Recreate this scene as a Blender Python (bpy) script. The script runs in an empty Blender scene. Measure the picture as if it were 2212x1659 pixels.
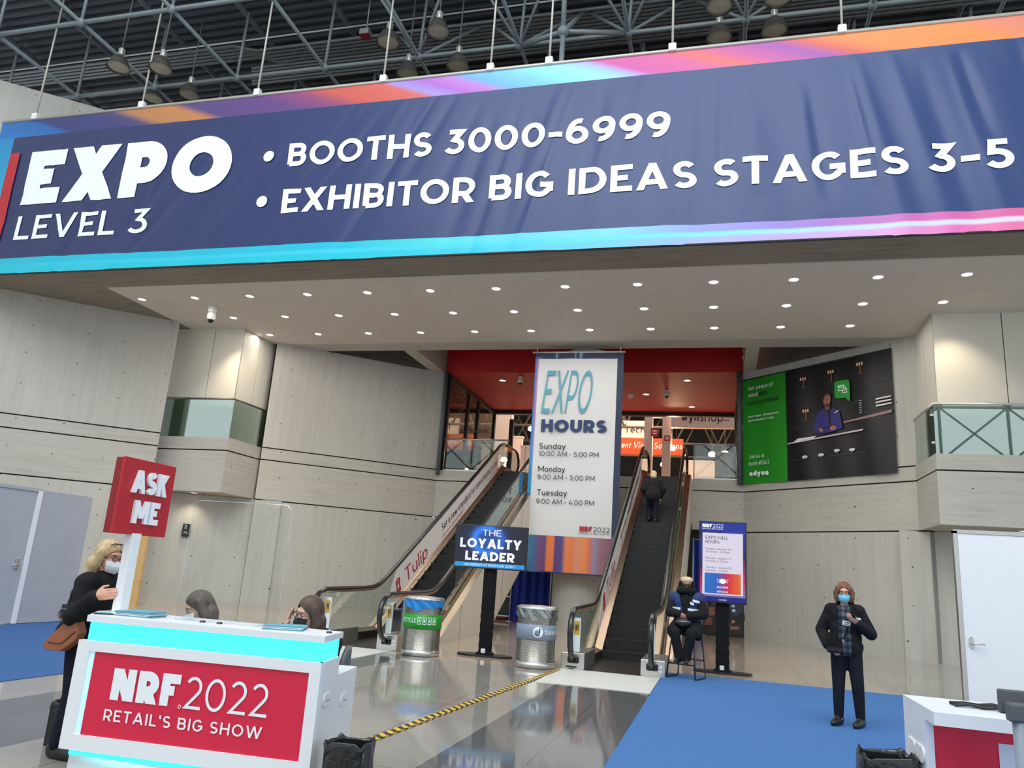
import bpy, bmesh, math, random
from math import sin, cos, pi, radians, sqrt, atan2
from mathutils import Vector, Matrix, Euler, noise
random.seed(7)
S = bpy.context.scene
COL = S.collection
V = Vector

# ------------------------------------------------------------------ camera, world, light, exposure
cam_d = bpy.data.cameras.new('camera')
cam = bpy.data.objects.new('camera', cam_d); COL.objects.link(cam)
cam_d.sensor_width = 36.0
cam_d.lens = 1661.0 / 2212.0 * 36.0
cam_d.clip_end = 300
cr = V((0.966, 0.250, 0.067)); cd = V((0.003, 0.248, -0.969)); cf = V((-0.259, 0.936, 0.239))
cf.normalize(); cr = (cr - cf * cr.dot(cf)).normalized(); cu = cr.cross(cf)
M = Matrix((cr, cu, -cf)).transposed().to_4x4(); M.translation = V((0, 0, 1.5))
cam.matrix_world = M
S.camera = cam

S.view_settings.view_transform = 'Standard'
S.view_settings.look = 'None'
S.view_settings.exposure = 0.0
S.view_settings.gamma = 1.0
S.view_settings.use_curve_mapping = False

W = bpy.data.worlds.new('overcast_sky'); S.world = W; W.use_nodes = True
bg = W.node_tree.nodes['Background']
bg.inputs[0].default_value = (0.86, 0.95, 1.0, 1)
bg.inputs[1].default_value = 1.15

def lamp(name, kind, loc, energy, color=(1, 1, 1), size=1.0, target=None, spot=60, blend=0.6, sizey=None):
    d = bpy.data.lights.new(name, kind); d.energy = energy; d.color = color
    if kind == 'AREA':
        d.size = size
        if sizey: d.shape = 'RECTANGLE'; d.size_y = sizey
    elif kind == 'SPOT':
        d.spot_size = radians(spot); d.spot_blend = blend; d.shadow_soft_size = size
    else:
        d.shadow_soft_size = size
    o = bpy.data.objects.new(name, d); COL.objects.link(o); o.location = loc
    if target is not None:
        o.rotation_euler = (V(target) - V(loc)).to_track_quat('-Z', 'Y').to_euler()
    return o

# lamps of the place: glazed atrium roof, hall on the upper floor, ceiling downlights
lamp('atrium_skylight', 'AREA', (-3, -2, 21), 4200, (0.9, 0.96, 1.0), 22, (-5, 13, 5), sizey=14)
for hx, hy in ((-8, 38), (-1.5, 38), (-5, 46)):
    lamp('upper_hall_light', 'AREA', (hx, hy, 14), 900, (1.0, 0.80, 0.62), 6, (hx, hy, 4))
lamp('portal_light', 'AREA', (-4.7, 30.5, 8.6), 22, (1.0, 0.75, 0.6), 4, (-4.7, 30.5, 4))

# ------------------------------------------------------------------ materials
def nd(nt, t, ins=None, **pr):
    n = nt.nodes.new(t)
    for k, v in pr.items(): setattr(n, k, v)
    for k, v in (ins or {}).items():
        if isinstance(v, bpy.types.NodeSocket): nt.links.new(v, n.inputs[k])
        else: n.inputs[k].default_value = v
    return n
def rgb(c): return (c[0], c[1], c[2], 1.0)
def srgb(r, g, b):
    f = lambda u: (u / 255 / 12.92) if u / 255 <= 0.04045 else ((u / 255 + 0.055) / 1.055) ** 2.4
    return (f(r), f(g), f(b))
def base_mat(name):
    m = bpy.data.materials.new(name); m.use_nodes = True
    return m, m.node_tree, m.node_tree.nodes['Principled BSDF']
def mat(name, c, rough=0.6, metal=0.0, var=0.06, scale=6.0, bump=0.0, bscale=80.0, emit=0.0, ecol=None, spec=0.5, coat=0.0, stretch=(1, 1, 1), aniso=0.0):
    m, nt, p = base_mat(name)
    tc = nd(nt, 'ShaderNodeTexCoord')
    mp = nd(nt, 'ShaderNodeMapping', {'Vector': tc.outputs['Object'], 'Scale': stretch})
    if var > 0:
        no = nd(nt, 'ShaderNodeTexNoise', {'Vector': mp.outputs[0], 'Scale': scale, 'Detail': 4.0})
        rp = nd(nt, 'ShaderNodeValToRGB', {'Fac': no.outputs['Fac']})
        rp.color_ramp.elements[0].position = 0.3; rp.color_ramp.elements[1].position = 0.7
        rp.color_ramp.elements[0].color = rgb([x * (1 - var) for x in c]); rp.color_ramp.elements[1].color = rgb([min(1, x * (1 + var)) for x in c])
        nt.links.new(rp.outputs[0], p.inputs['Base Color'])
    else:
        p.inputs['Base Color'].default_value = rgb(c)
    p.inputs['Roughness'].default_value = rough; p.inputs['Metallic'].default_value = metal
    p.inputs['Specular IOR Level'].default_value = spec
    p.inputs['Coat Weight'].default_value = coat
    if bump > 0:
        n2 = nd(nt, 'ShaderNodeTexNoise', {'Vector': mp.outputs[0], 'Scale': bscale, 'Detail': 3.0})
        b = nd(nt, 'ShaderNodeBump', {'Strength': bump, 'Height': n2.outputs['Fac'], 'Distance': 0.01})
        nt.links.new(b.outputs[0], p.inputs['Normal'])
    if emit > 0:
        p.inputs['Emission Color'].default_value = rgb(ecol or c); p.inputs['Emission Strength'].default_value = emit
    return m
def concrete(name, c, holes=True, boards=False, dark=0.86):
    m, nt, p = base_mat(name)
    uv = nd(nt, 'ShaderNodeUVMap').outputs[0]
    a = nd(nt, 'ShaderNodeMapping', {'Vector': uv, 'Scale': (0.6, 9.0, 1) if boards else (7.0, 0.30, 1)})
    n1 = nd(nt, 'ShaderNodeTexNoise', {'Vector': a.outputs[0], 'Scale': 1.0, 'Detail': 6.0, 'Roughness': 0.65})
    n2 = nd(nt, 'ShaderNodeTexNoise', {'Vector': uv, 'Scale': 0.45, 'Detail': 5.0, 'Roughness': 0.6})
    n3 = nd(nt, 'ShaderNodeTexNoise', {'Vector': uv, 'Scale': 14.0, 'Detail': 4.0})
    s1 = nd(nt, 'ShaderNodeMath', {0: n1.outputs['Fac'], 1: 0.55}, operation='MULTIPLY')
    s2 = nd(nt, 'ShaderNodeMath', {0: n2.outputs['Fac'], 1: 0.35, 2: s1.outputs[0]}, operation='MULTIPLY_ADD')
    s3 = nd(nt, 'ShaderNodeMath', {0: n3.outputs['Fac'], 1: 0.10, 2: s2.outputs[0]}, operation='MULTIPLY_ADD')
    rp = nd(nt, 'ShaderNodeValToRGB', {'Fac': s3.outputs[0]})
    e = rp.color_ramp.elements
    e[0].position = 0.34; e[0].color = rgb([x * dark for x in c]); e[1].position = 0.66; e[1].color = rgb([min(1, x * 1.09) for x in c])
    mid = e.new(0.5); mid.color = rgb(c)
    out = rp.outputs[0]
    if holes:
        sc = nd(nt, 'ShaderNodeVectorMath', {0: uv, 1: (1 / 1.3, 1 / 0.92, 0)}, operation='MULTIPLY')
        fr = nd(nt, 'ShaderNodeVectorMath', {0: sc.outputs[0]}, operation='FRACTION')
        wb = nd(nt, 'ShaderNodeTexNoise', {'Vector': uv, 'Scale': 0.9, 'Detail': 0.0})
        sb = nd(nt, 'ShaderNodeVectorMath', {0: fr.outputs[0], 1: (0.5, 0.5, 0)}, operation='SUBTRACT')
        wo = nd(nt, 'ShaderNodeVectorMath', {0: wb.outputs['Color'], 1: (0.5, 0.5, 0.5)}, operation='SUBTRACT')
        wm = nd(nt, 'ShaderNodeVectorMath', {0: wo.outputs[0], 1: (0.5, 0.5, 0)}, operation='MULTIPLY')
        ad = nd(nt, 'ShaderNodeVectorMath', {0: sb.outputs[0], 1: wm.outputs[0]}, operation='ADD')
        ml = nd(nt, 'ShaderNodeVectorMath', {0: ad.outputs[0], 1: (1.3, 0.92, 0)}, operation='MULTIPLY')
        ln = nd(nt, 'ShaderNodeVectorMath', {0: ml.outputs[0]}, operation='LENGTH')
        lt = nd(nt, 'ShaderNodeMath', {0: ln.outputs['Value'], 1: 0.019}, operation='LESS_THAN')
        mx = nd(nt, 'ShaderNodeMix', {'Factor': lt.outputs[0], 'A': out, 'B': (0.05, 0.045, 0.04, 1)}, data_type='RGBA')
        nt.links.remove(mx.inputs['A'].links[0]) if mx.inputs['A'].links else None
        nt.links.new(out, mx.inputs[6]); mx.inputs[7].default_value = (0.05, 0.045, 0.04, 1)
        out = mx.outputs[2]
    nt.links.new(out, p.inputs['Base Color'])
    p.inputs['Roughness'].default_value = 0.78
    b = nd(nt, 'ShaderNodeBump', {'Strength': 0.35 if boards else 0.15, 'Height': n1.outputs['Fac'], 'Distance': 0.02})
    nt.links.new(b.outputs[0], p.inputs['Normal'])
    return m
def glass(name, tint, refl=0.1, rough=0.01, fr=1.0):
    m = bpy.data.materials.new(name); m.use_nodes = True; nt = m.node_tree; nt.nodes.clear()
    t = nd(nt, 'ShaderNodeBsdfTransparent', {'Color': rgb(tint)})
    g = nd(nt, 'ShaderNodeBsdfGlossy', {'Color': (0.95, 1, 0.98, 1), 'Roughness': rough})
    lw = nd(nt, 'ShaderNodeLayerWeight', {'Blend': 0.5})
    pw = nd(nt, 'ShaderNodeMath', {0: lw.outputs['Facing'], 1: 5.0}, operation='POWER')
    f = nd(nt, 'ShaderNodeMath', {0: pw.outputs[0], 1: 0.9 * fr, 2: 0.03 * fr + refl}, operation='MULTIPLY_ADD', use_clamp=True); ad = f
    mx = nd(nt, 'ShaderNodeMixShader', {0: ad.outputs[0], 1: t.outputs[0], 2: g.outputs[0]})
    o = nd(nt, 'ShaderNodeOutputMaterial', {'Surface': mx.outputs[0]})
    return m
def print_mat(name, rough=0.5, emit=0.0, sheen=0.0):
    """a printed surface: its colours are the print stored per face corner"""
    m, nt, p = base_mat(name)
    a = nd(nt, 'ShaderNodeAttribute', attribute_name='print')
    p.inputs['Roughness'].default_value = rough
    if emit <= 0: nt.links.new(a.outputs['Color'], p.inputs['Base Color'])
    if emit > 0:
        nt.links.new(a.outputs['Color'], p.inputs['Emission Color']); p.inputs['Emission Strength'].default_value = emit
        p.inputs['Base Color'].default_value = (0, 0, 0, 1)
    if sheen: p.inputs['Sheen Weight'].default_value = sheen
    return m
def perforated(name):
    m, nt, p = base_mat(name)
    uv = nd(nt, 'ShaderNodeUVMap').outputs[0]
    sc = nd(nt, 'ShaderNodeVectorMath', {0: uv, 1: (58, 58, 0)}, operation='MULTIPLY')
    vo = nd(nt, 'ShaderNodeTexVoronoi', {'Vector': sc.outputs[0], 'Scale': 1.0, 'Randomness': 0.25})
    rp = nd(nt, 'ShaderNodeValToRGB', {'Fac': vo.outputs['Distance']})
    e = rp.color_ramp.elements
    e[0].position = 0.40; e[0].color = (0.11, 0.10, 0.085, 1); e[1].position = 0.46; e[1].color = (0.42, 0.39, 0.34, 1)
    nt.links.new(rp.outputs[0], p.inputs['Base Color'])
    p.inputs['Metallic'].default_value = 0.85; p.inputs['Roughness'].default_value = 0.3
    return m
def hazard(name):
    m, nt, p = base_mat(name)
    uv = nd(nt, 'ShaderNodeUVMap').outputs[0]
    sx = nd(nt, 'ShaderNodeSeparateXYZ', {0: uv})
    a = nd(nt, 'ShaderNodeMath', {0: sx.outputs[0], 1: sx.outputs[1]}, operation='ADD')
    b = nd(nt, 'ShaderNodeMath', {0: a.outputs[0], 1: 6.2}, operation='MULTIPLY')
    f = nd(nt, 'ShaderNodeMath', {0: b.outputs[0]}, operation='FRACT')
    l = nd(nt, 'ShaderNodeMath', {0: f.outputs[0], 1: 0.5}, operation='LESS_THAN')
    rp = nd(nt, 'ShaderNodeValToRGB', {'Fac': l.outputs[0]})
    rp.color_ramp.elements[0].color = (0.012, 0.012, 0.012, 1); rp.color_ramp.elements[1].color = (0.75, 0.46, 0.03, 1)
    nt.links.new(rp.outputs[0], p.inputs['Base Color']); p.inputs['Roughness'].default_value = 0.4
    return m
def plaid(name):
    m, nt, p = base_mat(name)
    uv = nd(nt, 'ShaderNodeTexCoord').outputs['Object']
    sx = nd(nt, 'ShaderNodeSeparateXYZ', {0: uv})
    fs = []
    for ax, k, off in ((0, 15.0, 0.0), (2, 12.0, 0.35)):
        b = nd(nt, 'ShaderNodeMath', {0: sx.outputs[ax], 1: k, 2: off}, operation='MULTIPLY_ADD')
        f = nd(nt, 'ShaderNodeMath', {0: b.outputs[0]}, operation='FRACT')
        r = nd(nt, 'ShaderNodeMath', {0: f.outputs[0], 1: 0.5}, operation='LESS_THAN'); fs.append(r)
    s = nd(nt, 'ShaderNodeMath', {0: fs[0].outputs[0], 1: fs[1].outputs[0]}, operation='ADD')
    h = nd(nt, 'ShaderNodeMath', {0: s.outputs[0], 1: 0.5}, operation='MULTIPLY')
    rp = nd(nt, 'ShaderNodeValToRGB', {'Fac': h.outputs[0]})
    e = rp.color_ramp.elements
    e[0].color = (0.10, 0.13, 0.16, 1); e[1].color = (0.012, 0.016, 0.024, 1); k = e.new(0.5); k.color = (0.04, 0.055, 0.075, 1)
    nt.links.new(rp.outputs[0], p.inputs['Base Color']); p.inputs['Roughness'].default_value = 0.85
    return m
def terrazzo(name, c, rough=0.065):
    m, nt, p = base_mat(name)
    tc = nd(nt, 'ShaderNodeTexCoord')
    n1 = nd(nt, 'ShaderNodeTexNoise', {'Vector': tc.outputs['Object'], 'Scale': 55.0, 'Detail': 3.0})
    n2 = nd(nt, 'ShaderNodeTexNoise', {'Vector': tc.outputs['Object'], 'Scale': 0.5, 'Detail': 3.0})
    s = nd(nt, 'ShaderNodeMath', {0: n2.outputs['Fac'], 1: 0.5, 2: 0.0}, operation='MULTIPLY_ADD')
    s2 = nd(nt, 'ShaderNodeMath', {0: n1.outputs['Fac'], 1: 0.5, 2: s.outputs[0]}, operation='MULTIPLY_ADD')
    rp = nd(nt, 'ShaderNodeValToRGB', {'Fac': s2.outputs[0]})
    e = rp.color_ramp.elements
    e[0].position = 0.33; e[0].color = rgb([x * 0.8 for x in c]); e[1].position = 0.67; e[1].color = rgb([x * 1.2 for x in c])
    # saw-cut joints
    br = nd(nt, 'ShaderNodeTexBrick', {'Vector': tc.outputs['Object'], 'Scale': 1.0, 'Mortar Size': 0.006, 'Brick Width': 1.5, 'Row Height': 3.0, 'Color1': (1, 1, 1, 1), 'Color2': (1, 1, 1, 1), 'Mortar': (0.45, 0.45, 0.45, 1)}, offset=0.0)
    mx = nd(nt, 'ShaderNodeMix', data_type='RGBA', blend_type='MULTIPLY')
    mx.inputs[0].default_value = 1.0
    nt.links.new(rp.outputs[0], mx.inputs[6]); nt.links.new(br.outputs[0], mx.inputs[7])
    nt.links.new(mx.outputs[2], p.inputs['Base Color'])
    p.inputs['Roughness'].default_value = rough; p.inputs['Specular IOR Level'].default_value = 0.6
    return m

C_WALL = (0.47, 0.455, 0.415)
m_conc = concrete('board_marked_concrete_wall', C_WALL)
m_concH = concrete('horizontal_board_concrete', (0.46, 0.44, 0.395), True, True, 0.82)
m_beam = concrete('rough_beam_concrete', (0.25, 0.22, 0.18), False, True, 0.6)
m_joint = mat('shadow_joint', (0.02, 0.018, 0.016), 0.95, var=0)
m_soffit = mat('painted_plaster_soffit', (0.62, 0.57, 0.52), 0.85, var=0.03, scale=2)
m_panel = mat('cream_wall_panel', (0.66, 0.63, 0.55), 0.5, var=0.02, scale=1)
m_red = mat('red_painted_ceiling', (0.50, 0.008, 0.010), 0.55, var=0.05, scale=1)
m_floorL = terrazzo('light_terrazzo', (0.33, 0.305, 0.27))
m_floorD = terrazzo('dark_terrazzo', (0.13, 0.13, 0.13))
m_floorT = terrazzo('warm_reflect_terrazzo', (0.46, 0.36, 0.27))  # warm reflection on the deeper floor is put into this tan
m_carpet = mat('blue_carpet_pile', srgb(80, 122, 178), 0.95, var=0.12, scale=140, bump=0.6, bscale=320, spec=0.1)
m_carpet2 = mat('deep_blue_carpet_pile', srgb(72, 106, 158), 0.95, var=0.12, scale=140, bump=0.6, bscale=320, spec=0.1)
m_deck = mat('dark_roof_deck', (0.075, 0.085, 0.10), 0.7, var=0.15, scale=0.5)
m_truss = mat('grey_painted_steel', (0.20, 0.235, 0.25), 0.5, var=0.08)
m_trussd = mat('dark_painted_steel', (0.09, 0.10, 0.115), 0.55, var=0.1)
m_conduit = mat('grey_conduit', (0.20, 0.215, 0.225), 0.4, 0.3, var=0.1)
m_rod = mat('pale_rod', (0.55, 0.52, 0.46), 0.4, 0.3, var=0.05)
m_white = mat('white_laminate', (0.82, 0.83, 0.86), 0.3, var=0.01)
m_whitem = mat('white_matt', (0.78, 0.78, 0.79), 0.55, var=0.01)
m_doorg = mat('grey_partition_panel', (0.42, 0.43, 0.47), 0.5, var=0.03, scale=3)
m_lamp = mat('lamp_lens', (1, 0.97, 0.92), 0.4, var=0, emit=3.2, ecol=(1.0, 0.96, 0.9))
m_lampu = mat('unlit_lens', (0.6, 0.58, 0.55), 0.4, var=0)
m_black = mat('black_plastic', (0.012, 0.012, 0.013), 0.35, var=0.1)
m_rubber = mat('black_handrail_rubber', (0.012, 0.011, 0.010), 0.22, var=0.1, spec=0.7)
m_blackm = mat('black_fabric', (0.010, 0.010, 0.012), 0.9, var=0.3, scale=30, bump=0.3, bscale=60, spec=0.15)
m_steel = mat('brushed_steel', (0.62, 0.60, 0.57), 0.28, 0.9, var=0.06, scale=8, stretch=(1, 1, 12))
m_plate = mat('brushed_landing_plate', (0.70, 0.68, 0.63), 0.45, 0.1, var=0.10, scale=3, stretch=(0.6, 14, 1))
m_bronze = mat('bronze_deck_metal', (0.46, 0.345, 0.255), 0.24, 0.95, var=0.08, scale=3)
m_skirt = mat('dark_bronze_skirt', (0.10, 0.075, 0.055), 0.3, 0.8, var=0.1)
m_step = mat('dark_escalator_step', (0.012, 0.0115, 0.011), 0.6, 0.0, var=0.3, scale=9)
m_riser = mat('worn_step_riser', (0.013, 0.012, 0.011), 0.55, 0.1, var=0.35, scale=6, stretch=(6, 1, 1))
m_comb = mat('ribbed_comb_plate', (0.035, 0.026, 0.02), 0.4, 0.6, var=0.3, scale=30, stretch=(10, 0.5, 1))
m_clad = mat('cream_escalator_cladding', (0.60, 0.54, 0.46), 0.45, var=0.02, scale=1)
m_yellow = mat('yellow_warning_sticker', (0.72, 0.40, 0.03), 0.5, var=0.05)
m_glass = glass('clear_balustrade_glass', (0.90, 0.945, 0.925), 0.04)
m_gglass = glass('green_railing_glass', (0.62, 0.74, 0.68), 0.30)
m_dglass = glass('dark_vestibule_glass', (0.55, 0.5, 0.45), 0.04)
m_acry = glass('acrylic_screen', (0.95, 0.965, 0.97), 0.0, 0.02, 0.35)
m_rail = mat('bronze_handrail', (0.16, 0.15, 0.13), 0.35, 0.7, var=0.05)
m_railw = mat('pale_steel_handrail', (0.62, 0.62, 0.60), 0.3, 0.7, var=0.05)
m_frame = mat('dark_window_frame', (0.025, 0.025, 0.027), 0.4, 0.2, var=0.1)
m_cyan = mat('lit_cyan_band', (0.05, 0.85, 0.9), 0.4, var=0, emit=1.0, ecol=(0.06, 0.92, 1.0))
m_redp = mat('red_backlit_panel', srgb(200, 28, 62), 0.35, var=0.03, scale=2, emit=0.12, ecol=srgb(214, 30, 66))
m_redsign = mat('red_sign_face', srgb(182, 24, 38), 0.45, var=0.03, scale=2)
m_reddark = mat('deep_red_sign_side', srgb(140, 8, 14), 0.45, var=0.03, scale=2)
m_ltr = mat('white_lettering', (0.86, 0.88, 0.92), 0.45, var=0)
m_ltrb = mat('black_lettering', (0.02, 0.02, 0.022), 0.5, var=0)
m_ltrn = mat('navy_lettering', srgb(38, 58, 104), 0.5, var=0)
m_ltrt = mat('teal_lettering', srgb(86, 158, 178), 0.5, var=0)
m_ltrr = mat('red_lettering', srgb(176, 28, 40), 0.5, var=0)
m_ltrg = mat('grey_lettering', srgb(60, 62, 70), 0.5, var=0)
m_vinyl = mat('white_vinyl_sheet', (0.80, 0.72, 0.70), 0.4, var=0.02)
m_perf = perforated('perforated_steel')
m_haz = hazard('hazard_tape')
m_green = mat('green_label', srgb(22, 150, 40), 0.45, var=0.03)
m_greenb = mat('green_printed_cloth', srgb(24, 140, 20), 0.55, var=0.08, scale=1.2)
m_blackb = mat('black_printed_cloth', (0.0028, 0.0028, 0.0042), 0.42, var=0.3, scale=1.5)
m_greyl = mat('grey_label', srgb(128, 142, 160), 0.45, var=0.03)
m_bluel = mat('blue_bag_plastic', srgb(30, 130, 205), 0.3, var=0.12, scale=20, bump=0.6, bscale=18)
m_clearl = glass('clear_bag_plastic', (0.80, 0.82, 0.84), 0.22, 0.12)
m_bag = mat('black_bin_bag', (0.008, 0.008, 0.010), 0.22, var=0.2, bump=1.0, bscale=22, spec=0.7)
m_grey = mat('mid_grey_plastic', (0.10, 0.105, 0.115), 0.5, var=0.05)
m_bluedrape = mat('royal_blue_drape', srgb(18, 44, 140), 0.75, var=0.1, scale=3)
m_tan = mat('warm_light_jamb_paint', (0.62, 0.38, 0.15), 0.5, var=0.05)  # jamb colour with the warm light on it painted in
m_hallw = mat('warm_white_booth_panel', (0.80, 0.64, 0.56), 0.5, var=0.02)
m_orange = mat('orange_booth_panel', srgb(216, 84, 24), 0.5, var=0.03)
m_dark = mat('dark_hall_surface', (0.035, 0.028, 0.022), 0.8, var=0.3, scale=0.5)
m_navy = print_mat('banner_print', 0.38)
m_screen = print_mat('lit_screen_print', 0.25, emit=0.9)
m_print = print_mat('paper_print', 0.5)

# ------------------------------------------------------------------ geometry helpers
class MB:
    """collects shapes in local coordinates; build() links them as ONE mesh object"""
    def __init__(s): s.v = []; s.f = []; s.mi = []; s.sm = []; s.cl = {}; s.uvo = {}
    def add(s, vs, fs, mi=0, smooth=False, colors=None, uvs=None):
        o = len(s.v); s.v += [tuple(p) for p in vs]
        for i, f in enumerate(fs):
            if colors: s.cl[len(s.f)] = colors[i]
            if uvs: s.uvo[len(s.f)] = uvs[i]
            s.f.append([o + k for k in f]); s.mi.append(mi); s.sm.append(smooth)
        return s
    def box(s, lo, hi, mi=0, bev=0.0, R=None, at=(0, 0, 0)):
        x0, y0, z0 = lo; x1, y1, z1 = hi
        if bev <= 0:
            vs = [(x0, y0, z0), (x1, y0, z0), (x1, y1, z0), (x0, y1, z0), (x0, y0, z1), (x1, y0, z1), (x1, y1, z1), (x0, y1, z1)]
            fs = [(0, 3, 2, 1), (4, 5, 6, 7), (0, 1, 5, 4), (1, 2, 6, 5), (2, 3, 7, 6), (3, 0, 4, 7)]
        else:
            bm = bmesh.new(); bmesh.ops.create_cube(bm, size=1)
            for v in bm.verts: v.co = V(((x0 + x1) / 2 + v.co.x * (x1 - x0), (y0 + y1) / 2 + v.co.y * (y1 - y0), (z0 + z1) / 2 + v.co.z * (z1 - z0)))
            bmesh.ops.bevel(bm, geom=list(bm.edges), offset=bev, segments=2, affect='EDGES', profile=0.5)
            vs = [v.co.copy() for v in bm.verts]; bm.verts.index_update(); fs = [[v.index for v in f.verts] for f in bm.faces]; bm.free()
        if R is not None: vs = [R @ V(p) + V(at) for p in vs]
        return s.add(vs, fs, mi)
    def prism(s, poly, ax, a, b, mi=0):
        """poly: 2-D points in the plane across axis ax ('x': (y,z), 'y': (x,z), 'z': (x,y)), extruded from a to b"""
        n = len(poly)
        def p3(q, t): return {'x': (t, q[0], q[1]), 'y': (q[0], t, q[1]), 'z': (q[0], q[1], t)}[ax]
        vs = [p3(q, a) for q in poly] + [p3(q, b) for q in poly]
        fs = [list(range(n))[::-1], [n + i for i in range(n)]] + [(i, (i + 1) % n, n + (i + 1) % n, n + i) for i in range(n)]
        return s.add(vs, fs, mi)
    def tube(s, pts, r, seg=8, mi=0, cap=True, flat=1.0, up=None, closed=False):
        pts = [V(p) for p in pts]; n = len(pts); rr = r if isinstance(r, (list, tuple)) else [r] * n
        vs = []; prev = None
        for i, p in enumerate(pts):
            if closed: d = pts[(i + 1) % n] - pts[i - 1]
            else: d = (pts[min(i + 1, n - 1)] - pts[max(i - 1, 0)])
            d = d.normalized() if d.length > 1e-9 else V((0, 0, 1))
            u = V(up) if up is not None else (prev if prev is not None else (V((0, 0, 1)) if abs(d.z) < 0.9 else V((1, 0, 0))))
            u = u - d * u.dot(d)
            if u.length < 1e-6: u = d.orthogonal()
            u.normalize(); w = d.cross(u); prev = u
            for k in range(seg):
                a = 2 * pi * k / seg; vs.append(p + (u * cos(a) * flat + w * sin(a)) * rr[i])
        fs = []
        for i in range(n if closed else n - 1):
            j = (i + 1) % n
            for k in range(seg):
                k2 = (k + 1) % seg; fs.append((i * seg + k, i * seg + k2, j * seg + k2, j * seg + k))
        if cap and not closed: fs += [list(range(seg))[::-1], [(n - 1) * seg + k for k in range(seg)]]
        return s.add(vs, fs, mi, smooth=seg > 5)
    def lathe(s, prof, seg=24, mi=0, c=(0, 0, 0), smooth=True, R=None):
        vs = []; n = len(prof)
        for r, z in prof:
            for k in range(seg):
                a = 2 * pi * k / seg; q = V((r * cos(a), r * sin(a), z))
                if R is not None: q = R @ q
                vs.append(q + V(c))
        fs = []; uv = []
        R0 = max(p[0] for p in prof)
        for i in range(n - 1):
            for k in range(seg):
                k2 = (k + 1) % seg; fs.append((i * seg + k, i * seg + k2, (i + 1) * seg + k2, (i + 1) * seg + k))
                a0 = 2 * pi * k / seg * R0; a1 = 2 * pi * (k + 1) / seg * R0
                uv.append([(a0, prof[i][1]), (a1, prof[i][1]), (a1, prof[i + 1][1]), (a0, prof[i + 1][1])])
        return s.add(vs, fs, mi, smooth, uvs=uv)
    def disc(s, c, r, n=(0, 0, 1), seg=20, mi=0):
        q = V(n).to_track_quat('Z', 'Y'); vs = [V(c) + q @ V((r * cos(2 * pi * k / seg), r * sin(2 * pi * k / seg), 0)) for k in range(seg)]
        return s.add(vs, [list(range(seg))], mi)
    def sphere(s, c, r, seg=16, rings=10, mi=0, R=None):
        r = (r, r, r) if not isinstance(r, (list, tuple)) else r
        vs = []; fs = []
        for i in range(rings + 1):
            t = pi * i / rings
            for k in range(seg):
                a = 2 * pi * k / seg; q = V((r[0] * sin(t) * cos(a), r[1] * sin(t) * sin(a), r[2] * cos(t)))
                if R is not None: q = R @ q
                vs.append(q + V(c))
        for i in range(rings):
            for k in range(seg):
                k2 = (k + 1) % seg; fs.append((i * seg + k, (i + 1) * seg + k, (i + 1) * seg + k2, i * seg + k2))
        return s.add(vs, fs, mi, True)
    def capsule(s, p0, r0, p1, r1, seg=12, mi=0):
        p0 = V(p0); p1 = V(p1); d = (p1 - p0); L = d.length; d = d.normalized() if L > 1e-9 else V((0, 0, 1))
        u = d.orthogonal().normalized(); w = d.cross(u); vs = []; rings = []
        for t in (-80, -50, -20, 0): rings.append((p0 + d * r0 * sin(radians(t)), r0 * cos(radians(t))))
        for t in (0, 20, 50, 80): rings.append((p1 + d * r1 * sin(radians(t)), r1 * cos(radians(t))))
        for c, r in rings:
            for k in range(seg):
                a = 2 * pi * k / seg; vs.append(c + (u * cos(a) + w * sin(a)) * r)
        n = len(rings)
        fs = [(i * seg + k, i * seg + (k + 1) % seg, (i + 1) * seg + (k + 1) % seg, (i + 1) * seg + k) for i in range(n - 1) for k in range(seg)]
        fs += [list(range(seg))[::-1], [(n - 1) * seg + k for k in range(seg)]]
        return s.add(vs, fs, mi, True)
    def grid(s, fn, nu, nv, mi=0, smooth=True, color=None, flip=False):
        """fn(u,v) -> point; color(u,v) -> rgb evaluated inside each face's corners"""
        vs = [fn(i / nu, j / nv) for j in range(nv + 1) for i in range(nu + 1)]
        fs = []; cl = []
        for j in range(nv):
            for i in range(nu):
                a = j * (nu + 1) + i; q = [a, a + 1, a + nu + 2, a + nu + 1]
                cs = [(i, j), (i + 1, j), (i + 1, j + 1), (i, j + 1)]
                if flip: q = q[::-1]; cs = cs[::-1]
                fs.append(q)
                if color:
                    ce = ((i + .5) / nu, (j + .5) / nv)
                    cl.append([color(ce[0] + (x / nu - ce[0]) * 0.98, ce[1] + (y / nv - ce[1]) * 0.98) for x, y in cs])
        return s.add(vs, fs, mi, smooth, colors=cl if color else None)
    def build(s, name, mats, parent=None, fix=True):
        me = bpy.data.meshes.new(name); me.from_pydata([tuple(p) for p in s.v], [], s.f)
        if not isinstance(mats, (list, tuple)): mats = [mats]
        for m in mats: me.materials.append(m)
        me.polygons.foreach_set('material_index', s.mi); me.polygons.foreach_set('use_smooth', s.sm)
        if fix and not s.cl and not s.uvo:
            bm = bmesh.new(); bm.from_mesh(me); bmesh.ops.recalc_face_normals(bm, faces=list(bm.faces)); bm.to_mesh(me); bm.free()
        uvl = me.uv_layers.new(name='UVMap').data
        for p in me.polygons:
            n = p.normal
            if p.index in s.uvo and not s.cl:
                for k, li in enumerate(p.loop_indices): uvl[li].uv = s.uvo[p.index][k]
                continue
            t = V((-n.y, n.x, 0)); t = t.normalized() if t.length > 1e-6 else V((1, 0, 0))
            for li in p.loop_indices:
                co = me.vertices[me.loops[li].vertex_index].co
                uvl[li].uv = (co.x, co.y) if abs(n.z) > 0.75 else (co.dot(t), co.z)
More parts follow.
